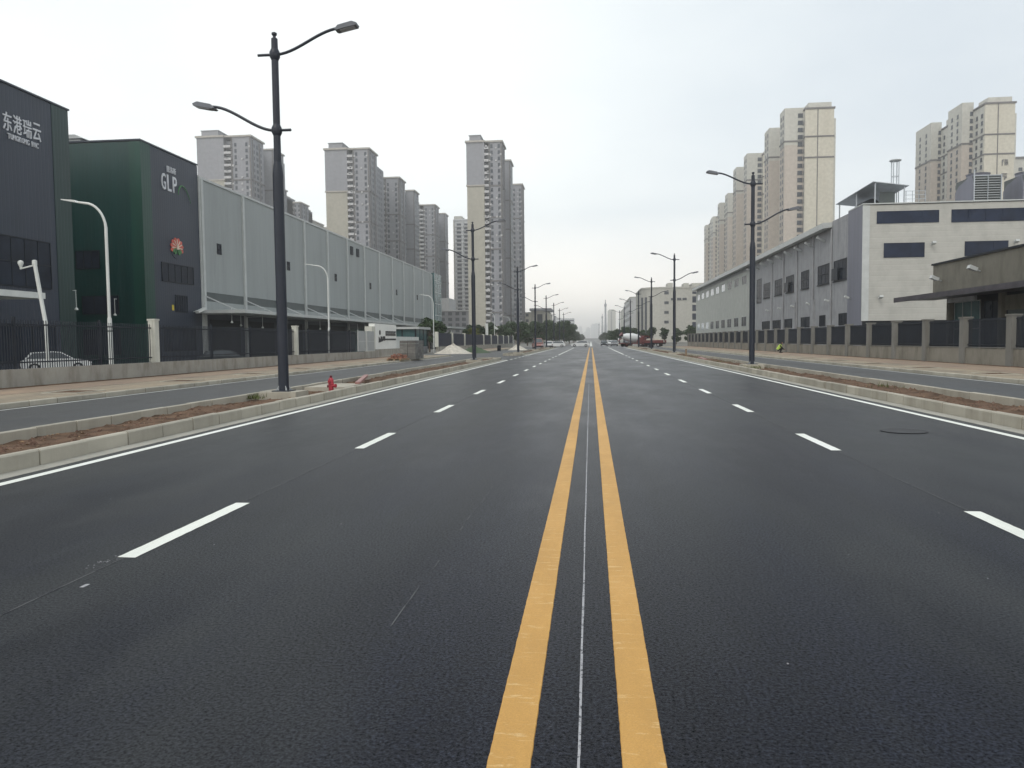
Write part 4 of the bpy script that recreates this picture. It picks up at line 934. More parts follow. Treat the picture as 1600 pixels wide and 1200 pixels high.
tower_left('last grey tower of the row nearest the road, right of the stepped one', -60, -43, 488, 535, 99.5, False)
tower_left('grey and beige tower standing above the middle of the grey warehouse, left of its row', -133.3, -111, 383, 432, 98.6)
tower_left('second tower of the row above the grey warehouse, with a darker end wall', -133.5, -111, 444, 505, 96.8, units=((484, 497),))
tower_left('third and last tower of the row above the grey warehouse', -133.3, -111, 548, 615, 99, units=((587, 600),))
tower_left('grey tower behind the charcoal block, left of the first lamp post', -193, -166, 368, 425, 103, units=((396, 410),))
tower_left('partly hidden tower just left of the first lamp post, above the warehouse roof', -202, -188, 452, 490, 95.5, False)
tower_left('partly hidden tower just right of the first lamp post, above the warehouse roof', -206, -194, 505, 540, 95.5, False)
for i, (x0, x1, y, z) in enumerate(((-213, -206, 560, 92), (-217, -211, 610, 94))):
    t = thing('apartment_tower', ['tower top barely showing over the warehouse roof, left of two', 'tower top barely showing over the warehouse roof, right of two'][i], 'apartment tower', (x0, y, 0))
    part('wall', MB().box(x0, x1, y, y + 25, -.1, z), 'beige', t); part('cornice', MB().box(x0 - .5, x1 + .5, y - .5, y + 25, z, z + 1), 'band_l', t)
# white tower with window grid
t = thing('apartment_tower', 'pale tower with a grid of dark windows between the two grey rows', 'apartment tower', (-92, 580, 0))
part('wall', MB().box(-101, -80, 570, 592, -.1, 91), 'twhite', t); part('side_strip', MB().box(-101.4, -100.6, 569.6, 592, 0, 91.5), 'beige', t)
part('roof_house', MB().box(-101, -95, 571, 585, 91, 94.5), 'tgrey', t); part('parapet', MB().box(-101.4, -79.5, 569.5, 592.4, 91, 92), 'twhite', t)
win_cols(t, '-y', (0, 570, 0), [-97.2, -91.6, -86.4], 12, 89, 3.3, 1.9, 3.0)
mb = MB()
for k in range(26): mb.box(-99.6, -80, 569.2, 570, 11.4 + 3 * k, 12.3 + 3 * k)
part('balcony_bands', mb, 'rail', t, stuff=True)
for x in (-94.6, -89.2): part('pier', MB().box(x - .5, x + .5, 569.1, 570, 0, 91), 'twhite', t)
t = thing('apartment_building', 'lower pale block at the foot of the pale tower, behind the fence', 'building', (-95, 470, 0))
part('wall', MB().box(-98, -72, 465, 490, -.1, 20.5), 'mauve', t); part('upper_wall', MB().box(-98.2, -86, 464.5, 489, 20.5, 28), 'twhite', t)
win_cols(t, '-y', (0, 465, 0), [-95, -90, -85.5, -81, -77], 4, 19, 2.4, 1.8, 3.4); part('cornice', MB().box(-98.4, -71.6, 464.4, 490, 20.0, 20.7), 'twhite', t)

def tower_right(label, xm, xb, xg, y0, y1, zt, bays, solo, bandz):
    """slab: cream gable towards the camera, bays on the side that faces the road"""
    t = thing('apartment_tower', label, 'apartment tower', ((xm + xg) / 2, (y0 + y1) / 2, 0), 0, 'cream tower blocks on the right')
    part('gable_wall', MB().box(xm, xg, y0, y0 + 1, -.1, zt), 'tcream', t)
    part('groove', MB().box(xm + (xg - xm) * .42, xm + (xg - xm) * .45, y0 - .12, y0, 0, zt), 'tband', t)
    part('wall', MB().box(xm + .03, xg - .1, y0 + 1, y1, -.1, zt - .2), 'tgrey', t)
    part('cornice', MB().box(xm - .3, xg + .4, y0 - .35, y1, zt, zt + .7), 'tband', t)
    part('roof_house', MB().box(xm + 1.5, xg - .8, y0 + 1, y0 + 9, zt + .7, zt + 3.0).box(xm + .3, xm + 5, y0 + 25, y0 + 36, zt, zt + 3.4), 'tgrey', t)
    for z in bandz: part('gable_band', MB().box(xm - .1, xg + .12, y0 - .2, y0 + .5, z, z + .6), 'tband', t)
    part('corner_fin', MB().box(xg, xg + .9, y0 + .6, y0 + 2.5, 0, zt - 4), 'tgrey', t)
    for k, (a, b, zz) in enumerate(bays):
        br = part('bay', MB().box(xb, xm + .02, a, b, -.1, zz), 'tpink', t)
        part('bay_top', MB().box(xb - .04, xm + .02, a - .05, b + .05, zt - 14, zz + .1), 'tgrey', br)
        for z in bandz[1:]: part('bay_band', MB().box(xb - .25, xm, a - .2, b + .2, z - 1.2, z - .5), 'tband', br)
        win_cols(t, '-y', (0, a - .06, 0), [xm - (xm - xb) * .18], 8, zz - 3, (xm - xb) * .26, 1.7, 3.0, solo)
        win_cols(t, '-x', (xb - .05, 0, 0), [-(a + (b - a) * .3), -(a + (b - a) * .7)], 8, zz - 3, 1.4, 1.6, 3.0, solo)
    us = [-(y0 + 2.5)] + [-(y0 + 2.5 + 4.3 * k) for k in range(1, int((y1 - y0 - 4) / 4.3)) if not any(a - 1.4 < y0 + 2.5 + 4.3 * k < b + 1.4 for a, b, _ in bays)]
    win_cols(t, '-x', (xm, 0, 0), us, 8, zt - 3, 1.5, 1.6, 3.0, solo)
    for z in bandz: part('side_band', MB().box(xm - .15, xm, y0 - .1, y1, z, z + .6), 'tband', t)
    return t
tower_right('tallest cream tower right of the road, its plain end wall towards the camera', 90.3, 82.5, 102, 341, 395, 97.6, [(343.5, 352, 99), (372, 382, 98.5)], True, (77.3, 86))
tower_right('second cream tower from the right in the row over the hall roof', 90.3, 82.5, 102, 421, 470, 97.6, [(423, 432, 99), (453, 463, 98.5)], True, (77, 86))
tower_right('third cream tower of the row over the hall roof, with teal windows', 91, 86.5, 102, 502, 548, 92.5, [(504, 514, 93.4), (535, 543, 92.8)], True, (70, 82))
tower_right('leftmost cream tower of the row over the hall roof, the farthest', 92, 89.5, 102, 580, 640, 90, [(582, 592, 91), (617, 627, 90)], False, (68, 80))
t = tower_right('cream tower at the right with two dark characters on its end wall', 162, 157.5, 173.6, 341, 409, 96.8, [(351, 364, 100.5), (381, 398, 100.5)], True, (76.2, 84.2))
ch = thing('wall_characters', 'two dark characters one above the other on the cream end wall at the right', 'sign', (170, 341, 70))
mb = MB(); F = (0, 340.98, 0)
for (a, b, c, d) in ((168.9, 169.2, 71.6, 74.0), (169.2, 169.5, 73.2, 74.2), (169.9, 170.2, 71.8, 74.2), (170.2, 171.2, 73.6, 74.1), (170.4, 170.7, 71.7, 73.5), (170.9, 171.2, 71.9, 73.5), (170.2, 171.3, 72.5, 72.8)): fbox(mb, '-y', F, a, b, c, d, 0, .2)
part('character', mb, 'tband', ch); mb = MB()
for (a, b, c, d) in ((168.8, 171.0, 68.0, 68.5), (169.0, 169.4, 67.0, 67.9), (169.6, 170.9, 67.2, 67.6), (169.8, 170.3, 65.9, 67.1), (170.4, 170.9, 66.4, 67.1)): fbox(mb, '-y', F, a, b, c, d, 0, .2)
part('character', mb, 'tband', ch)
t = thing('apartment_tower', 'grey tower cut off by the right edge, behind the right cooling tower', 'apartment tower', (225, 430, 0))
part('wall', MB().box(213, 240, 420, 450, -.1, 91), 'tgrey', t); part('cornice', MB().box(212.5, 240.5, 419.5, 450, 91, 92), 'tband', t); win_cols(t, '-y', (0, 420, 0), [217, 222, 227], 40, 88, 1.8, 1.6, 3, True)

# ================================================================== MIDDLE DISTANCE BUILDINGS
t = thing('office_building', 'beige building with a flat overhanging roof, left behind the far lamp posts', 'building', (-36, 510, 0))
part('wall', MB().box(-45.5, -26.8, 500, 540, -.1, 19.4), 'tcream', t); part('tower_wall', MB().box(-38.5, -27.6, 499.2, 530, 0, 20.8), 'beige', t)
part('roof', MB().box(-39.5, -25.6, 498, 532, 20.8, 22.4), 'mauve', t); part('glazing', MB().box(-34.6, -31.2, 499.0, 499.2, 2, 18.6), 'glass_dark', t)
win_cols(t, '-y', (0, 500, 0), [-43.8, -41.2], 3, 18, 1.8, 1.6, 3.6); part('low_roof', MB().box(-46, -38.6, 499.6, 540, 19.4, 20), 'band_l', t)
t = thing('office_building', 'pale slab with horizontal window bands above the far left trees', 'building', (-31, 910, 0))
part('wall', MB().box(-43, -19.5, 900, 930, -.1, 27), 'twhite', t)
for k in range(6): part('window_band', MB().box(-34.5, -19.8, 899.8, 900, 4 + 3.9 * k, 5.6 + 3.9 * k), 'win', t)
part('stair_tower', MB().box(-43.4, -41, 899.4, 920, 0, 30), 'mauve', t)
# right-hand factory with the rounded corner
t = thing('factory_building', 'pale grey five-storey factory with a rounded corner beyond the hall', 'building', (44, 440, 0))
rc = [(27 + 9 - 9 * math.cos(a), 415 + 9 - 9 * math.sin(a)) for a in [math.pi / 2 * i / 10 for i in range(11)]]
part('wall', MB().prism([(27, 470)] + rc + [(66, 415), (66, 470)], -.1, 28.4, 2), 'tgrey', t)
part('parapet', MB().prism([(26.7, 470.2)] + [(x - .3, y - .3) for x, y in rc] + [(66.3, 414.7), (66.3, 470.2)], 28.4, 29.2, 2), 'tgrey', t)
part('roof_house', MB().box(41, 43.6, 420, 432, 29.2, 31.6).box(49.5, 52, 420, 432, 29.2, 31.4).box(53.5, 66, 418, 432, 29.2, 31.2), 'tgrey', t)
win_cols(t, '-y', (0, 415, 0), [39.8], 5, 26, 2.3, 1.3, 5.1); win_cols(t, '-y', (0, 415, 0), [43.2, 46.4, 49.2], 22.2, 23, 2.2, 1.1, 5)
part('stair_glazing', MB().box(53.2, 55.2, 414.8, 415, 6, 26.5), 'glass_blue', t)
for z in (10.5, 15, 19.5, 24): part('stair_band', MB().box(53.1, 55.3, 414.7, 414.8, z, z + 1.2), 'tgrey', t)
for k in range(3): a_ = math.pi / 2 * (.25 + .22 * k); part('slot_window', MB().tube([(36 - 9.05 * math.cos(a_), 424 - 9.05 * math.sin(a_), 4), (36 - 9.05 * math.cos(a_), 424 - 9.05 * math.sin(a_), 24)], .7, 6), 'win', t)
t = thing('factory_building', 'second pale factory farther along the right side, with rows of small windows', 'building', (42, 620, 0))
part('wall', MB().box(27.5, 70, 545, 640, -.1, 30.5), 'twhite', t); part('lower_wing', MB().box(27, 70, 640.5, 720, 0, 27.5), 'tgrey', t)
win_cols(t, '-x', (27.5, 0, 0), [-551 - 12 * k for k in range(8)], 5, 28, 7, 2.2, 5.2); part('parapet', MB().box(27.1, 70.3, 544.7, 640, 30.5, 31.4), 'tgrey', t)
t = thing('apartment_tower', 'slim pale tower pair right of the vanishing point of the road', 'apartment tower', (34, 1300, 0))
part('wall', MB().box(28.4, 41.2, 1300, 1330, -.1, 50.4), 'tgrey', t); part('groove', MB().box(33, 35, 1299.6, 1300, 0, 49), 'band', t); part('roof_house', MB().box(30, 39, 1302, 1320, 50.4, 52), 'tgrey', t)
def spire(x, y, z, w, label):
    t = thing('chimney_mast', label, 'mast', (x, y, 0))
    part('shaft', MB().lathe([(w, 0), (w * .8, z * .7), (w * .75, z * .82)], 10, (x, y, 0)), 'mauve', t, True)
    part('head', MB().lathe([(w * .75, 0), (w * 1.1, z * .02), (w * 1.1, z * .07), (w * .5, z * .09), (w * .25, z * .18)], 10, (x, y, z * .82)), 'mauve', t, True)
spire(20.5, 1100, 58, 1.6, 'tallest slender dark mast right of the vanishing point'); spire(18.9, 1300, 45, 1.3, 'middle slender mast, left of the tallest one'); spire(15.6, 1500, 36, 1.2, 'shortest slender mast, nearest the vanishing point')
rng = random.Random(3)
for i in range(22):
    y = rng.uniform(4600, 5600); x = -210 + i * 20 + rng.uniform(-8, 8); w = rng.uniform(16, 36); h = rng.uniform(40, 105)
    t = thing('far_tower', 'faint hazy tower in the distant skyline at the end of the road', 'tower', (x, y, 0), 0, 'hazy towers of the far skyline')
    part('wall', MB().box(x, x + w, y, y + w, -.1, h), 'hazeblock', t); part('crown', MB().box(x + w * .25, x + w * .7, y + 1, y + w, h, h + rng.uniform(2, 7)), 'hazeblock', t)
# low bridge or gantry closing the view
struct('far_road_rise', MB().box(-30, 30, 1500, 1530, 0, 4.5), 'hazeblock')

# ================================================================== TREES
def tree_mesh(seed, h, cw, nleaf, leaf, clear=0.28, m='leaf'):
    rg = random.Random(seed); tr = MB(); top = Vector((rg.uniform(-.3, .3), rg.uniform(-.3, .3), h * .72))
    tr.tube([(0, 0, -.1), (0.05, 0, h * .25), (top.x * .6, top.y * .6, h * .5), top], [h * .028, h * .022, h * .015, h * .006], 8)
    cl_ = []
    for k in range(11):
        a = rg.uniform(0, 6.28); r = cw * math.sqrt(rg.random()) * .78; z = h * rg.uniform(clear + .16, .93); r *= 1.05 - .75 * max(0, (z / h - .55) / .45)
        c = Vector((r * math.cos(a), r * math.sin(a), z)); cl_.append((c, cw * rg.uniform(.30, .52)))
        b = Vector((0.03, 0, h * rg.uniform(.22, .5))); tr.tube([b, (b + c) / 2 + Vector((0, 0, .1 * h * .3)), c], [h * .010, h * .006, h * .002], 5)
    lv = MB()
    for k in range(nleaf):
        c, r = rg.choice(cl_); d = Vector((rg.gauss(0, 1), rg.gauss(0, 1), rg.gauss(0, 1))).normalized() * r * rg.random() ** .4; d.z *= .75
        p = c + d; s_ = leaf * rg.uniform(.6, 1.3); u = Vector((rg.gauss(0, 1), rg.gauss(0, 1), rg.gauss(0, .6))).normalized(); v = u.cross(Vector((rg.gauss(0, 1), rg.gauss(0, 1), rg.gauss(0, 1)))).normalized()
        lv.v += [tuple(p - u * s_), tuple(p + v * s_ * .6), tuple(p + u * s_), tuple(p - v * s_ * .6)]; n = len(lv.v); lv.f.append((n - 4, n - 3, n - 2, n - 1))
    me = bpy.data.meshes.new('crown'); me.from_pydata(lv.v, [], lv.f); me.materials.append(M[m])
    return tr.mesh('trunk', M['bark'], True), me
TV = [tree_mesh(s_, 6.6, 2.7, 2600, .27, .08) for s_ in (1, 2, 3)] + [tree_mesh(s_, 4.2, 1.9, 1300, .22, .12) for s_ in (11, 12)] + [tree_mesh(21, 4.5, 1.6, 900, .2, .2, 'leaf_y')]
def tree(label, x, y, k, sc=1.0, group='roadside trees', zs=1.0):
    t = thing('tree', label, 'tree', (x, y, 0), random.uniform(0, 6.28), group); t.scale = (sc, sc, sc * zs)
    part('trunk', TV[k][0], None, t, False, False); part('crown', TV[k][1], None, t, False, False)
places = [('front tree of the dark clump on the left before the vanishing point', -11.6, 258), ('second tree of the dark left clump, right behind the front one', -9.6, 276), ('third tree of the dark left clump', -11.5, 300), ('tree of the dark left clump, lower right slope', -9.4, 335),
          ('small far tree at the right end of the dark left clump', -9.2, 400), ('tree at the left end of the dark left clump behind a lamp post', -14.8, 262)]
for i, (lb, x, y) in enumerate(places): tree(lb, x, y, i % 3, 1.3 if y < 350 else 1.5)
for i in range(6): tree('far hazy tree lining the left side of the road near the vanishing point', -10 - (i % 2), 470 + 90 * i, i % 3, 1.2, 'far trees on the left')
for i, (lb, x, y, k, sc) in enumerate((('round dark tree left of the mixer truck, leftmost in front', 8.4, 262, 0, .92), ('dark tree just right of the leftmost round one', 11.5, 258, 1, .9), ('dark tree between the round pair and the mixer truck', 13.8, 262, 2, .85), ('low green tree above the mixer truck', 16.5, 255, 3, 1.1),
        ('dark tree behind the middle far lamp post on the right', 19.6, 250, 1, .85), ('bushy tree right of the mixer truck', 22.6, 242, 3, 1.2), ('small bush tree before the rounded factory', 26, 240, 4, 1.2), ('brighter green tree at the end of the hall', 30.6, 240, 3, 1.35), ('brighter green tree just right of the hall end one', 33.8, 238, 4, 1.35), ('bright tree tucked against the hall end wall', 29.2, 232, 4, 1.25))): tree(lb, x, y, k, sc)
for i in range(6): tree('far hazy tree lining the right side of the road near the vanishing point', 9.6 + (i % 2), 330 + 90 * i, i % 3, 1.0, 'far trees on the right')
lt = [('leafy tree behind the dark blue fence, at its left end', -25, 118, 3, .95), ('leafy tree behind the fence between second lamp post and gate', -25.5, 132, 4, .95), ('yellow green tree behind the fence right of the second lamp post', -23.4, 151, 5, .8), ('tree behind the fence left of the white flag', -25, 160, 3, .9), ('tree behind the fence right of the white flag', -25, 176, 4, 1.0), ('tree behind the fence left of the third lamp post', -24.5, 190, 3, 1.1), ('tree behind the fence right of the third lamp post', -23.5, 206, 0, .8),
      ('tree behind the fourth lamp post on the left', -23, 222, 1, .85), ('tree right of the fourth lamp post on the left', -21, 226, 2, .85), ('tree left of the fifth lamp post on the left', -19.4, 236, 0, .9), ('tree behind the fifth lamp post on the left', -17.6, 243, 1, .9), ('tree right of the fifth lamp post on the left', -15.8, 250, 2, .85)]
for (lb, x, y, k, sc) in lt: tree(lb, x, y, k, sc * 1.3, 'trees behind the left fence')
fg = thing('flag', 'small white flag on a pole behind the left fence', 'flag', (-23.5, 187, 0))
part('pole', MB().tube([(-23.5, 187, 0), (-23.5, 187, 5.4)], .05, 6), 'white_metal', fg); part('cloth', MB().prism([(-23.5, 5.3), (-22.9, 5.0), (-22.4, 4.5), (-22.9, 4.4), (-23.5, 4.6)], 186.98, 187.02, 1), 'white_metal', fg)
wb = thing('white_banner', 'tall narrow white banner among the trees behind the left fence', 'banner', (-23.2, 169, 0))
part('pole', MB().tube([(-23.2, 169, 0), (-23.2, 169, 5.6)], .05, 6), 'white_metal', wb); part('cloth', MB().box(-23.1, -22.6, 168.97, 169.03, 2.9, 5.5), 'white_metal', wb)

# ================================================================== LAMP POSTS
def s_arm(sx, z0, z1, ln, r=.045):
    pts = []
    for i in range(15):
        t = i / 14; e = t * t * (3 - 2 * t) if t < 1 else 1
        zz = z0 + (z1 - z0) * (e * .92 + .08 * t); pts.append((sx * (0.06 + ln * t), 0, zz))
    return pts
def lamp_post():
    t = thing('street_lamp', '', 'street lamp', (0, 0, .12), 0, 'dark double-arm lamps along the planted strips')
    part('footing', MB().box(-.55, .55, -.5, .5, -.12, .14), 'kerb', t, False, False)
    part('base_plate', MB().box(-.26, .26, -.26, .26, .14, .17), 'lamp', t, False, False)
    for k in range(4):
        a = math.pi / 4 + k * math.pi / 2; d = Vector((math.cos(a), math.sin(a), 0)); part('gusset', MB().add([d * .13 + Vector((0, 0, .17)), d * .24 + Vector((0, 0, .17)), d * .13 + Vector((0, 0, .32))] + [d * .13 + Vector((0, 0, .17)) + d.cross(Vector((0, 0, .02))), d * .24 + Vector((0, 0, .17)) + d.cross(Vector((0, 0, .02))), d * .13 + Vector((0, 0, .32)) + d.cross(Vector((0, 0, .02)))], [(0, 1, 2), (5, 4, 3), (0, 3, 4, 1), (1, 4, 5, 2), (2, 5, 3, 0)]), 'grey_metal', t, False, False)
    part('lower_shaft', MB().lathe([(.150, .17), (.150, 4.0), (.152, 6.25), (.155, 6.35), (.13, 6.60), (.105, 6.72)], 12), 'lamp', t, True, False)
    part('upper_shaft', MB().lathe([(.105, 6.72), (.10, 7.5), (.098, 9.7), (.09, 10.18), (.05, 10.21), (.04, 10.26), (.075, 10.29), (.075, 10.34), (.02, 10.37)], 12), 'lamp', t, True, False)
    for z in (7.62, 9.74): part('collar', MB().lathe([(.10, -.16), (.148, -.06), (.148, .06), (.10, .16)], 12, (0, 0, z)), 'lamp', t, True, False)
    for (sx, z, z1, stub) in ((1, 9.74, 10.38, .5), (-1, 7.62, 8.36, .42)):
        a = part('arm', MB().tube(s_arm(sx, z, z1, 1.85), .042, 8), 'lamp', t, True, False)
        part('stub', MB().tube([(-sx * .1, 0, z), (-sx * stub, 0, z)], .04, 8), 'lamp', a, True, False)
        h = part('lamp_head', MB().prism([(sx * 1.80, z1 - .07), (sx * 1.86, z1 - .09), (sx * 2.42, z1 + .02), (sx * 2.44, z1 + .08), (sx * 2.3, z1 + .13), (sx * 1.9, z1 + .04)], -.15, .15, 1), 'lamp_head', t, False, False)
        part('lens', MB().prism([(sx * 1.95, z1 - .078), (sx * 2.36, z1 + .004), (sx * 2.36, z1 - .008), (sx * 1.95, z1 - .090)], -.11, .11, 1), 'lens', h, False, False)
    return t
L0 = lamp_post()
lo = ['nearest dark lamp post on the left, beside the red hydrant', 'second dark lamp post on the left, near the end of the first planted strip', 'third dark lamp post on the left, past the gap in the planted strip', 'fourth dark lamp post on the left, before the beige building', 'fifth dark lamp post on the left, before the dark trees', 'sixth dark lamp post on the left, over the pale slab', 'seventh dark lamp post on the left, small in the distance', 'eighth and farthest dark lamp post on the left']
for i, (x, y) in enumerate(((-8.92, 21.6), (-8.7, 57), (-8.7, 92), (-8.7, 121), (-8.7, 151), (-8.7, 182), (-8.7, 215), (-8.7, 248))):
    if i == 0: L0.location = (x, y, .12); L0['label'] = lo[0]; WL[L0.name] = Vector((x, y, .12))
    else: dup(L0, (x, y, .12), 0, lo[i])
ro = ['nearest dark lamp post on the right, in front of the factory hall', 'second dark lamp post on the right, at the far end of the hall', 'third dark lamp post on the right, before the rounded factory', 'fourth dark lamp post on the right, behind the mixer truck', 'fifth dark lamp post on the right', 'sixth dark lamp post on the right', 'seventh dark lamp post on the right, small in the distance']
for i, y in enumerate((42.6, 81.5, 112, 142, 171, 203, 236)): dup(L0, (8.62, y, .12), math.pi, ro[i])
# white curved lamps behind the left fence
w0 = None
for i, (x, y, lb) in enumerate(((-23.2, 35.2, 'tall white lamp with a curved arm, in front of the dark green wall'), (-23.2, 66.6, 'white curved lamp before the grey warehouse, right of the first lamp post'), (-23.2, 112.5, 'white curved lamp at the end of the grey warehouse'), (-23.2, 185, 'white curved lamp before the tall grey tower, left of two'), (-23.2, 221, 'white curved lamp before the tall grey tower, right of two'))):
    if w0 is None:
        w0 = thing('yard_lamp', lb, 'street lamp', (x, y, 0), 0, 'white curved yard lamps')
        part('lower_shaft', MB().tube([(0, 0, 0), (0, 0, 2.9), (0, 0, 3.0)], [.11, .10, .075], 10), 'white_metal', w0, True, False)
        pts = [(0, 0, 3.0), (0, 0, 7.3)] + [(-.9 + .9 * math.cos(a), -.12 * a, 7.3 + 1.15 * math.sin(a)) for a in [math.pi / 2 * k / 8 for k in range(1, 9)]] + [(-1.25, -.25, 8.5)]
        part('upper_shaft', MB().tube(pts, [.072] * 2 + [.06] * 8 + [.045], 10), 'white_metal', w0, True, False)
        part('lamp_head', MB().prism([(-1.2, 8.46), (-1.95, 8.60), (-1.97, 8.64), (-1.3, 8.58)], -.42, -.12, 1), 'white_metal', w0, False, False)
        part('band', MB().lathe([(.115, 2.3), (.115, 2.36)], 10), 'dark', w0, True, False)
    else: dup(w0, (x, y, 0), 0, lb)
# camera mast
cmx = thing('camera_mast', 'leaning white mast with a dome camera on a short arm, left edge', 'camera mast', (-24.0, 31.9, 0))
part('shaft', MB().tube([(0.0, 0, 0), (-.02, -.02, 2.6), (-.02, -.02, 2.62), (-.36, -.10, 5.3)], [.06, .06, .085, .08], 10), 'white_metal', cmx, True, False)
part('cap', MB().lathe([(.10, -.1), (.10, .08), (.04, .11)], 10, (-.36, -.10, 5.32)), 'white_metal', cmx, True, False)
part('arm', MB().tube([(-.36, -.1, 5.2), (-1.05, -.1, 5.05)], .035, 8), 'white_metal', cmx, True, False)
part('camera_dome', MB().lathe([(.02, .38), (.10, .34), (.12, .25), (.08, .14), (.04, 0.05), (.04, 0)], 12, (-1.02, -.1, 5.05)), 'white_metal', cmx, True, False)

# ================================================================== SMALL THINGS ON THE STRIP
hy = thing('fire_hydrant', 'red fire hydrant in the soil strip beside the nearest left lamp post', 'hydrant', (-8.02, 23.1, .06)); hy.scale = (.66, .66, .66)
part('barrel', MB().lathe([(.15, 0), (.15, .05), (.115, .07), (.115, .46), (.14, .47), (.14, .52), (.12, .54), (.125, .66), (.10, .74), (.05, .79)], 14), 'hyd_red', hy, True, False)
part('cap', MB().lathe([(.055, .78), (.065, .80), (.065, .86), (.03, .89)], 8), 'hyd_dark', hy, True, False)
part('outlet', MB().tube([(.08, -.02, .40), (.22, -.05, .40), (.22, -.05, .40), (.25, -.06, .40)], [.075, .075, .095, .095], 10), 'hyd_red', hy, True, False)
part('outlet', MB().tube([(-.02, -.08, .60), (-.04, -.19, .60)], [.055, .065], 10), 'hyd_red', hy, True, False)
part('outlet', MB().tube([(-.08, .0, .38), (-.17, .02, .38)], [.06, .07], 10), 'hyd_dark', hy, True, False)
o = part('concrete_slab', MB().box(-9.3, -7.95, 24.2, 26.4, .05, .215), 'kerb', None); tag(o, 'low concrete slab in the soil behind the red hydrant', 'slab')
o = part('plank', MB().bar((-8.05, 25.9, .24), (-9.4, 31.5, .26), .16, .09), 'pink', None); tag(o, 'reddish plank lying in the soil right of the hydrant', 'plank')
o = part('stake', MB().tube([(8.5, 70.6, .05), (8.52, 70.6, .75)], .07, 6), 'wood', None); tag(o, 'short stake in the right soil strip near the second right lamp post', 'stake')
o = part('red_tape', MB().bar((8.1, 56, .2), (8.5, 62, .2), .22, .05), 'pink', None); tag(o, 'faded red strip lying in the right soil strip', 'strip')
dm = thing('barrel', 'dark barrel on the left pavement under the tall grey tower', 'barrel', (-14.6, 122, .02))
part('body', MB().lathe([(.26, 0), (.30, .05), (.30, .45), (.31, .47), (.30, .5), (.30, .85), (.25, .9)], 12), 'dark', dm, True, False); part('lid', MB().lathe([(.22, .9), (.22, .93), (.0, .94)], 12), 'dark', dm, True, False)

# ================================================================== VEHICLES
def car(label, x, y, rz, paint_, cat='car', sc=1.0, group=None, van=False):
    t = thing('parked_car', label, cat, (x, y, 0), rz, group); t.scale = (sc,) * 3
    low = [(-2.2, .32), (-2.25, .55), (-2.2, .86), (-1.7, .95), (1.0, .94), (1.9, .84), (2.2, .68), (2.25, .45), (2.18, .28), (1.75, .26), (1.70, .50), (1.5, .64), (1.25, .64), (1.05, .5), (1.0, .24), (-1.0, .24), (-1.05, .5), (-1.25, .64), (-1.5, .64), (-1.72, .5), (-1.77, .26)]
    b = MB().prism(low, -.86, .86, 0)
    part('body', b, paint_, t, False, False)
    cab = [(-2.0, .94), (-1.6, 1.42), (-.2, 1.50), (.35, 1.44), (1.15, .94)] if not van else [(-2.15, .94), (-2.1, 1.85), (1.1, 1.88), (1.75, 1.0), (1.75, .94)]
    n = len(cab); zt = max(q[1] for q in cab); ins = lambda z: .82 - .16 * (z - .94) / (zt - .94)
    cb = MB(); cb.add([(-ins(z), yy, z) for yy, z in cab] + [(ins(z), yy, z) for yy, z in cab], [tuple(range(n)), tuple(range(2 * n - 1, n - 1, -1))] + [(i, n + i, n + (i + 1) % n, (i + 1) % n) for i in range(n)])
    part('cabin', cb, paint_, t, False, False)
    sc_ = [(yy * .9 - .04, .94 + (z - .94) * .84 + .03) for yy, z in cab]
    for s_ in (-1, 1): part('side_window', MB().add([(s_ * (ins(z) + .012), yy, z) for yy, z in sc_] + [(s_ * (ins(z) - .03), yy, z) for yy, z in sc_], [tuple(range(n)), tuple(range(2 * n - 1, n - 1, -1))] + [(i, n + i, n + (i + 1) % n, (i + 1) % n) for i in range(n)]), 'glass_car', t, False, False)
    def screen(nm, p, q):
        p = Vector((0, *p)); q = Vector((0, *q)); d = q - p; nn = Vector((0, d.z, -d.y)).normalized() * (.015 if nm == 'windscreen' else -.015); a = p + d * .1; c = p + d * .9
        v = [Vector((s_ * (ins(w.z) - .08), w.y, w.z)) + k * nn for k in (1, -.5) for w in (a, c) for s_ in (-1, 1)]
        part(nm, MB().add(v, [(0, 1, 3, 2), (4, 6, 7, 5), (0, 4, 5, 1), (2, 3, 7, 6), (0, 2, 6, 4), (1, 5, 7, 3)]), 'glass_car', t, False, False)
    screen('windscreen', cab[-1] if not van else cab[-2], cab[-2] if not van else cab[-3]); screen('rear_window', cab[0], cab[1])
    for yy in (-1.38, 1.38):
        for s_ in (-1, 1):
            w = part('wheel', MB().tube([(s_ * .68, yy, .33), (s_ * .87, yy, .33)], .33, 16), 'rubber', t, True, False); part('rim', MB().tube([(s_ * .86, yy, .33), (s_ * .885, yy, .33)], .2, 12), 'chrome', w, True, False)
    for s_ in (-1, 1):
        part('headlight', MB().box(s_ * .62 - .18, s_ * .62 + .18, 2.14, 2.27, .56, .7), 'lens', t, False, False); part('tail_light', MB().box(s_ * .66 - .14, s_ * .66 + .14, -2.27, -2.18, .62, .8), 'red', t, False, False)
    part('bumper', MB().box(-.8, .8, 2.2, 2.3, .3, .48).box(-.8, .8, -2.3, -2.2, .3, .5), 'dark', t, False, False)
    return t
car('white car parked behind the picket fence at the left edge', -33.6, 45.4, R(-53), 'car_white', 'car', .85).location.z = .02
car('dark green car parked under the canopy near the charcoal block', -30.4, 61.8, R(-62), 'car_dark').location.z = -.35
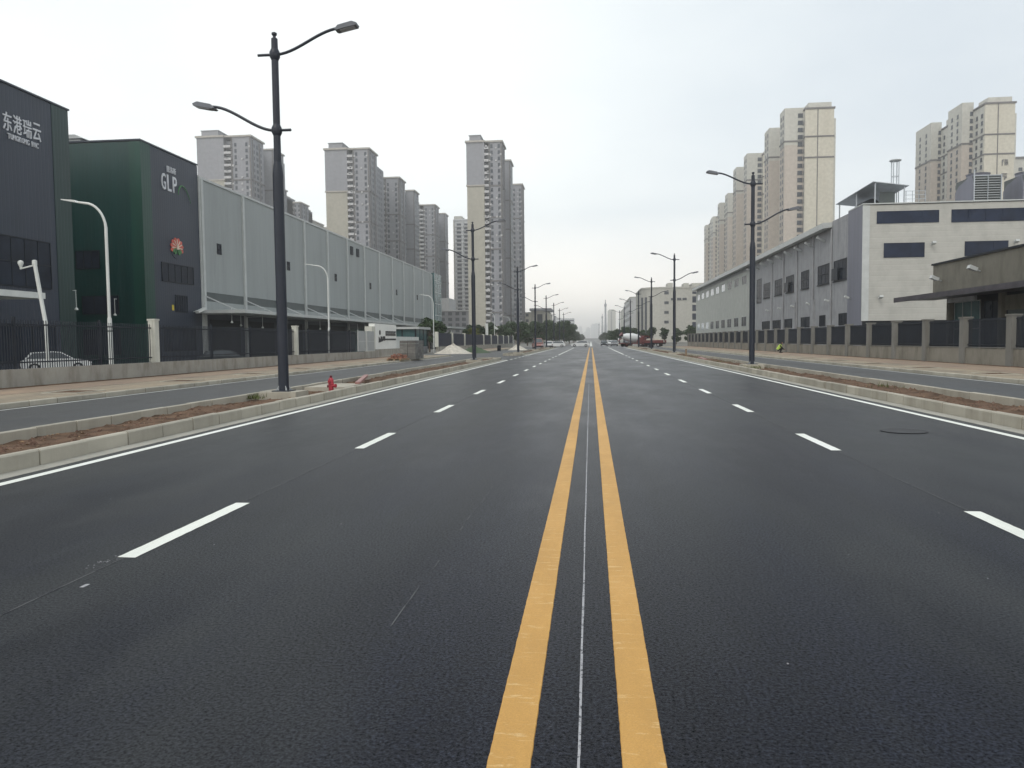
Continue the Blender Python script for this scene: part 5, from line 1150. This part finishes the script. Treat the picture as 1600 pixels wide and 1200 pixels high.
far = [('white car crossing at the far junction, left of the road', -8.2, 182, 1.57, 'car_white'), ('second white car at the far junction, nearer the centre line', -2.6, 186, 1.57, 'car_white'), ('dark car on the right carriageway beyond the junction', 3.4, 205, 3.14, 'car_dark'), ('white car on the right carriageway beyond the junction', 5.6, 222, 3.14, 'car_white'), ('grey car on the right carriageway, first before the trees', 5.8, 196, 3.14, 'car_grey'), ('white car parked left of the pinkish van', -9.6, 172, 0.2, 'car_white'), ('dark car parked left of the mixer truck', 9.2, 205, 3.14, 'car_dark')]
for lb, x, y, rz, p_ in far: car(lb, x, y, rz, p_, group='cars at the far junction')
car('faded red minivan parked by the left strip near the far junction', -10.9, 158, 3.3, 'pink', 'van', 1.12, None, True)
tk = thing('mixer_truck', 'red concrete mixer truck with a white drum parked at the right', 'truck', (9.9, 180, 0), R(-62)); tk.scale = (.86,) * 3
part('chassis', MB().box(-.9, .9, -4.2, 4.0, .75, 1.05), 'red', tk, False, False)
cbm = part('cab', MB().prism([(2.3, .7), (4.25, .7), (4.3, 1.6), (3.95, 2.85), (2.3, 2.95)], -1.2, 1.2, 0), 'red', tk, False, False)
part('windscreen', MB().prism([(4.30, 1.68), (4.0, 2.72), (3.97, 2.72), (4.27, 1.68)], -1.05, 1.05, 0), 'glass_dark', cbm, False, False)
for s_ in (-1, 1): part('side_window', MB().box(s_ * 1.2 - .02, s_ * 1.2 + .02, 2.7, 3.8, 1.8, 2.6), 'glass_dark', cbm, False, False)
part('drum', MB().tube([(0, 2.0, 2.0), (0, 1.2, 2.1), (0, -.6, 2.35), (0, -2.4, 2.6), (0, -3.6, 2.85)], [.55, 1.1, 1.25, 1.0, .45], 18), 'car_white', tk, True, False)
part('hopper', MB().tube([(0, -3.5, 2.9), (0, -4.1, 3.4)], [.3, .6], 10), 'red', tk, True, False); part('chute', MB().bar((0, -3.9, 2.3), (0, -4.9, 1.5), .45, .2), 'red', tk, False, False)
for yy in (3.2, -1.7, -3.0):
    for s_ in (-1, 1):
        w = part('wheel', MB().tube([(s_ * .75, yy, .52), (s_ * 1.15, yy, .52)], .52, 16), 'rubber', tk, True, False); part('rim', MB().tube([(s_ * 1.12, yy, .52), (s_ * 1.17, yy, .52)], .28, 12), 'red', w, True, False)
lt_ = thing('flatbed_truck', 'red flatbed truck right of the mixer, loaded with pale sacks', 'truck', (13.2, 172, 0), R(66))
part('chassis', MB().box(-.8, .8, -3.0, 2.9, .6, .85), 'dark', lt_, False, False); part('cab', MB().prism([(1.4, .55), (2.9, .55), (2.95, 1.3), (2.6, 2.1), (1.4, 2.15)], -1.0, 1.0, 0), 'red', lt_, False, False)
part('bed', MB().box(-1.05, 1.05, -3.1, 1.25, .85, 1.0).box(-1.05, -1.0, -3.1, 1.25, 1.0, 1.45).box(1.0, 1.05, -3.1, 1.25, 1.0, 1.45), 'red', lt_, False, False); part('load', MB().prism([(-2.8, 1.0), (1.0, 1.0), (.8, 1.75), (-.6, 1.95), (-2.6, 1.6)], -.9, .9, 0), 'sand', lt_, False, False)
part('windscreen', MB().prism([(2.96, 1.35), (2.64, 2.0), (2.61, 2.0), (2.93, 1.35)], -.88, .88, 0), 'glass_dark', lt_, False, False)
for yy in (2.1, -1.9):
    for s_ in (-1, 1): w = part('wheel', MB().tube([(s_ * .65, yy, .42), (s_ * 1.0, yy, .42)], .42, 14), 'rubber', lt_, True, False); part('rim', MB().tube([(s_ * .98, yy, .42), (s_ * 1.02, yy, .42)], .22, 10), 'chrome', w, True, False)
mc = thing('motor_tricycle', 'small dark cargo tricycle right of the trucks by the strip', 'tricycle', (10.9, 152, 0), R(60))
part('frame', MB().bar((0, 1.2, .6), (0, -.2, .55), .12).bar((0, 1.25, .5), (0, 1.05, 1.1), .08).bar((-.35, 1.05, 1.1), (.35, 1.05, 1.1), .05), 'dark', mc, False, False); part('cargo_box', MB().box(-.5, .5, -1.4, -.1, .5, .6).box(-.5, -.46, -1.4, -.1, .6, .95).box(.46, .5, -1.4, -.1, .6, .95).box(-.46, .46, -1.4, -1.36, .6, .95), 'dark', mc, False, False); part('seat', MB().box(-.18, .18, 0, .5, .72, .82), 'rubber', mc, False, False)
for (x, y) in ((0, 1.3), (-.52, -.8), (.52, -.8)): part('wheel', MB().tube([(x - .06, y, .29), (x + .06, y, .29)], .29, 14), 'rubber', mc, True, False)

# ================================================================== THE CROUCHING WORKER
def skinned(name, pts, edges, radii, m, sub=2):
    me = bpy.data.meshes.new(name); me.from_pydata(pts, edges, []); o = bpy.data.objects.new(name, me); COL.objects.link(o)
    md = o.modifiers.new('skin', 'SKIN'); md.use_smooth_shade = True
    me.skin_vertices.new() if not me.skin_vertices else None
    for i, r in enumerate(radii): me.skin_vertices[0].data[i].radius = (r, r) if not isinstance(r, tuple) else r
    me.skin_vertices[0].data[0].use_root = True
    sb = o.modifiers.new('sub', 'SUBSURF'); sb.levels = sub; sb.render_levels = sub
    dg = bpy.context.evaluated_depsgraph_get(); r = bpy.data.meshes.new_from_object(o.evaluated_get(dg)); bpy.data.objects.remove(o)
    r.name = name; r.materials.clear(); r.materials.append(M[m]); return r
pe = thing('person', 'person in a yellow-green vest and black trousers crouching at the right fence wall', 'person', (18.9, 80.6, .149), R(-20))
# faces +x, squatting: pelvis low, torso leaning forward, knees up, arms reaching down in front
P = [(0, 0, .30), (.08, 0, .42), (.17, 0, .58), (.24, 0, .74), (.28, 0, .82), (.33, 0, .92), (.35, 0, 1.0),
     (.02, .12, .27), (.40, .17, .46), (.20, .17, .10), (.36, .18, .05),
     (.02, -.12, .27), (.40, -.17, .46), (.20, -.17, .10), (.36, -.18, .05),
     (.23, .20, .74), (.36, .26, .52), (.55, .18, .36), (.62, .16, .32),
     (.23, -.20, .74), (.36, -.26, .52), (.55, -.18, .36), (.62, -.16, .32)]
Ed = [(0, 1), (1, 2), (2, 3), (3, 4), (4, 5), (5, 6), (0, 7), (7, 8), (8, 9), (9, 10), (0, 11), (11, 12), (12, 13), (13, 14), (3, 15), (15, 16), (16, 17), (17, 18), (3, 19), (19, 20), (20, 21), (21, 22)]
Rr = [.15, .145, .15, .14, .06, .095, .085, .10, .075, .05, .045, .10, .075, .05, .045, .07, .05, .038, .035, .07, .05, .038, .035]
bd = part('body', skinned('body', P, Ed, Rr, 'black_cloth'), None, pe, False, False)
vest = MB()
def ring(c, rx, ry, tilt, n=14): return [(c[0] + rx * math.cos(2 * math.pi * k / n) * math.cos(tilt), c[1] + ry * math.sin(2 * math.pi * k / n), c[2] - rx * math.cos(2 * math.pi * k / n) * math.sin(tilt)) for k in range(n)]
rings = [ring((-.02, 0, .33), .20, .225, .45), ring((.08, 0, .44), .205, .225, .45), ring((.16, 0, .58), .205, .235, .4), ring((.215, 0, .70), .19, .245, .35), ring((.25, 0, .80), .13, .19, .3), ring((.265, 0, .83), .085, .10, .3)]
n = 14; vest.v = [q for r in rings for q in r]
for i in range(len(rings) - 1):
    for k in range(n): vest.f.append((i * n + k, i * n + (k + 1) % n, (i + 1) * n + (k + 1) % n, (i + 1) * n + k))
part('vest', vest, 'hivis', pe, True, False)
part('head', MB().lathe([(.045, -.12), (.07, -.09), (.085, -.02), (.09, .04), (.075, .09), (.03, .12)], 14, (.35, 0, .99)), 'skin', pe, True, False)
part('hair', MB().lathe([(.088, -.01), (.098, .04), (.088, .09), (.05, .125), (.01, .135)], 14, (.335, 0, 1.0)), 'black_cloth', pe, True, False)
part('nose', MB().bar((.43, 0, .99), (.455, 0, .97), .025, .03), 'skin', pe, False, False)
for s_ in (-1, 1):
    part('ear', MB().lathe([(.008, -.03), (.02, 0), (.008, .03)], 8, (.35, s_ * .092, .98)), 'skin', pe, True, False)
    part('shoe', MB().prism([(.14, 0), (.44, 0), (.44, .05), (.32, .10), (.15, .10)], s_ * .175 - .05, s_ * .175 + .05, 1), 'rubber', pe, False, False)
    hand = [(.60, s_ * .16, .33), (.68, s_ * .155, .29)]; he = [(0, 1)]; hr = [.034, .03]
    for q in range(4):
        yy = s_ * (.155 + (q - 1.5) * .019); hand += [(.71 + .006 * (q in (1, 2)), yy, .27), (.735, yy, .23 + .004 * q)]; b = len(hand); he += [(1, b - 2), (b - 2, b - 1)]; hr += [.010, .008]
    hand += [(.66, s_ * .118, .28), (.69, s_ * .105, .255)]; b = len(hand); he += [(0, b - 2), (b - 2, b - 1)]; hr += [.011, .009]
    part('hand', skinned('hand', hand, he, hr, 'skin', 1), None, pe, False, False)

# ================================================================== HAZE
hm = bpy.data.materials.new('haze'); hm.use_nodes = True
N = hm.node_tree.nodes; N.clear(); out = N.new('ShaderNodeOutputMaterial'); pv_ = N.new('ShaderNodeVolumePrincipled')
pv_.inputs['Color'].default_value = (0.998, 0.996, 0.99, 1); pv_.inputs['Density'].default_value = 0.00045; pv_.inputs['Anisotropy'].default_value = 0.68
hm.node_tree.links.new(pv_.outputs[0], out.inputs['Volume'])
hb = MB().box(-5600, 5600, -160, 6200, -1.6, 150).mesh('haze', hm); ho = bpy.data.objects.new('haze', hb); COL.objects.link(ho); ho['kind'] = 'stuff'; ho['label'] = 'thin pale air haze over the street'
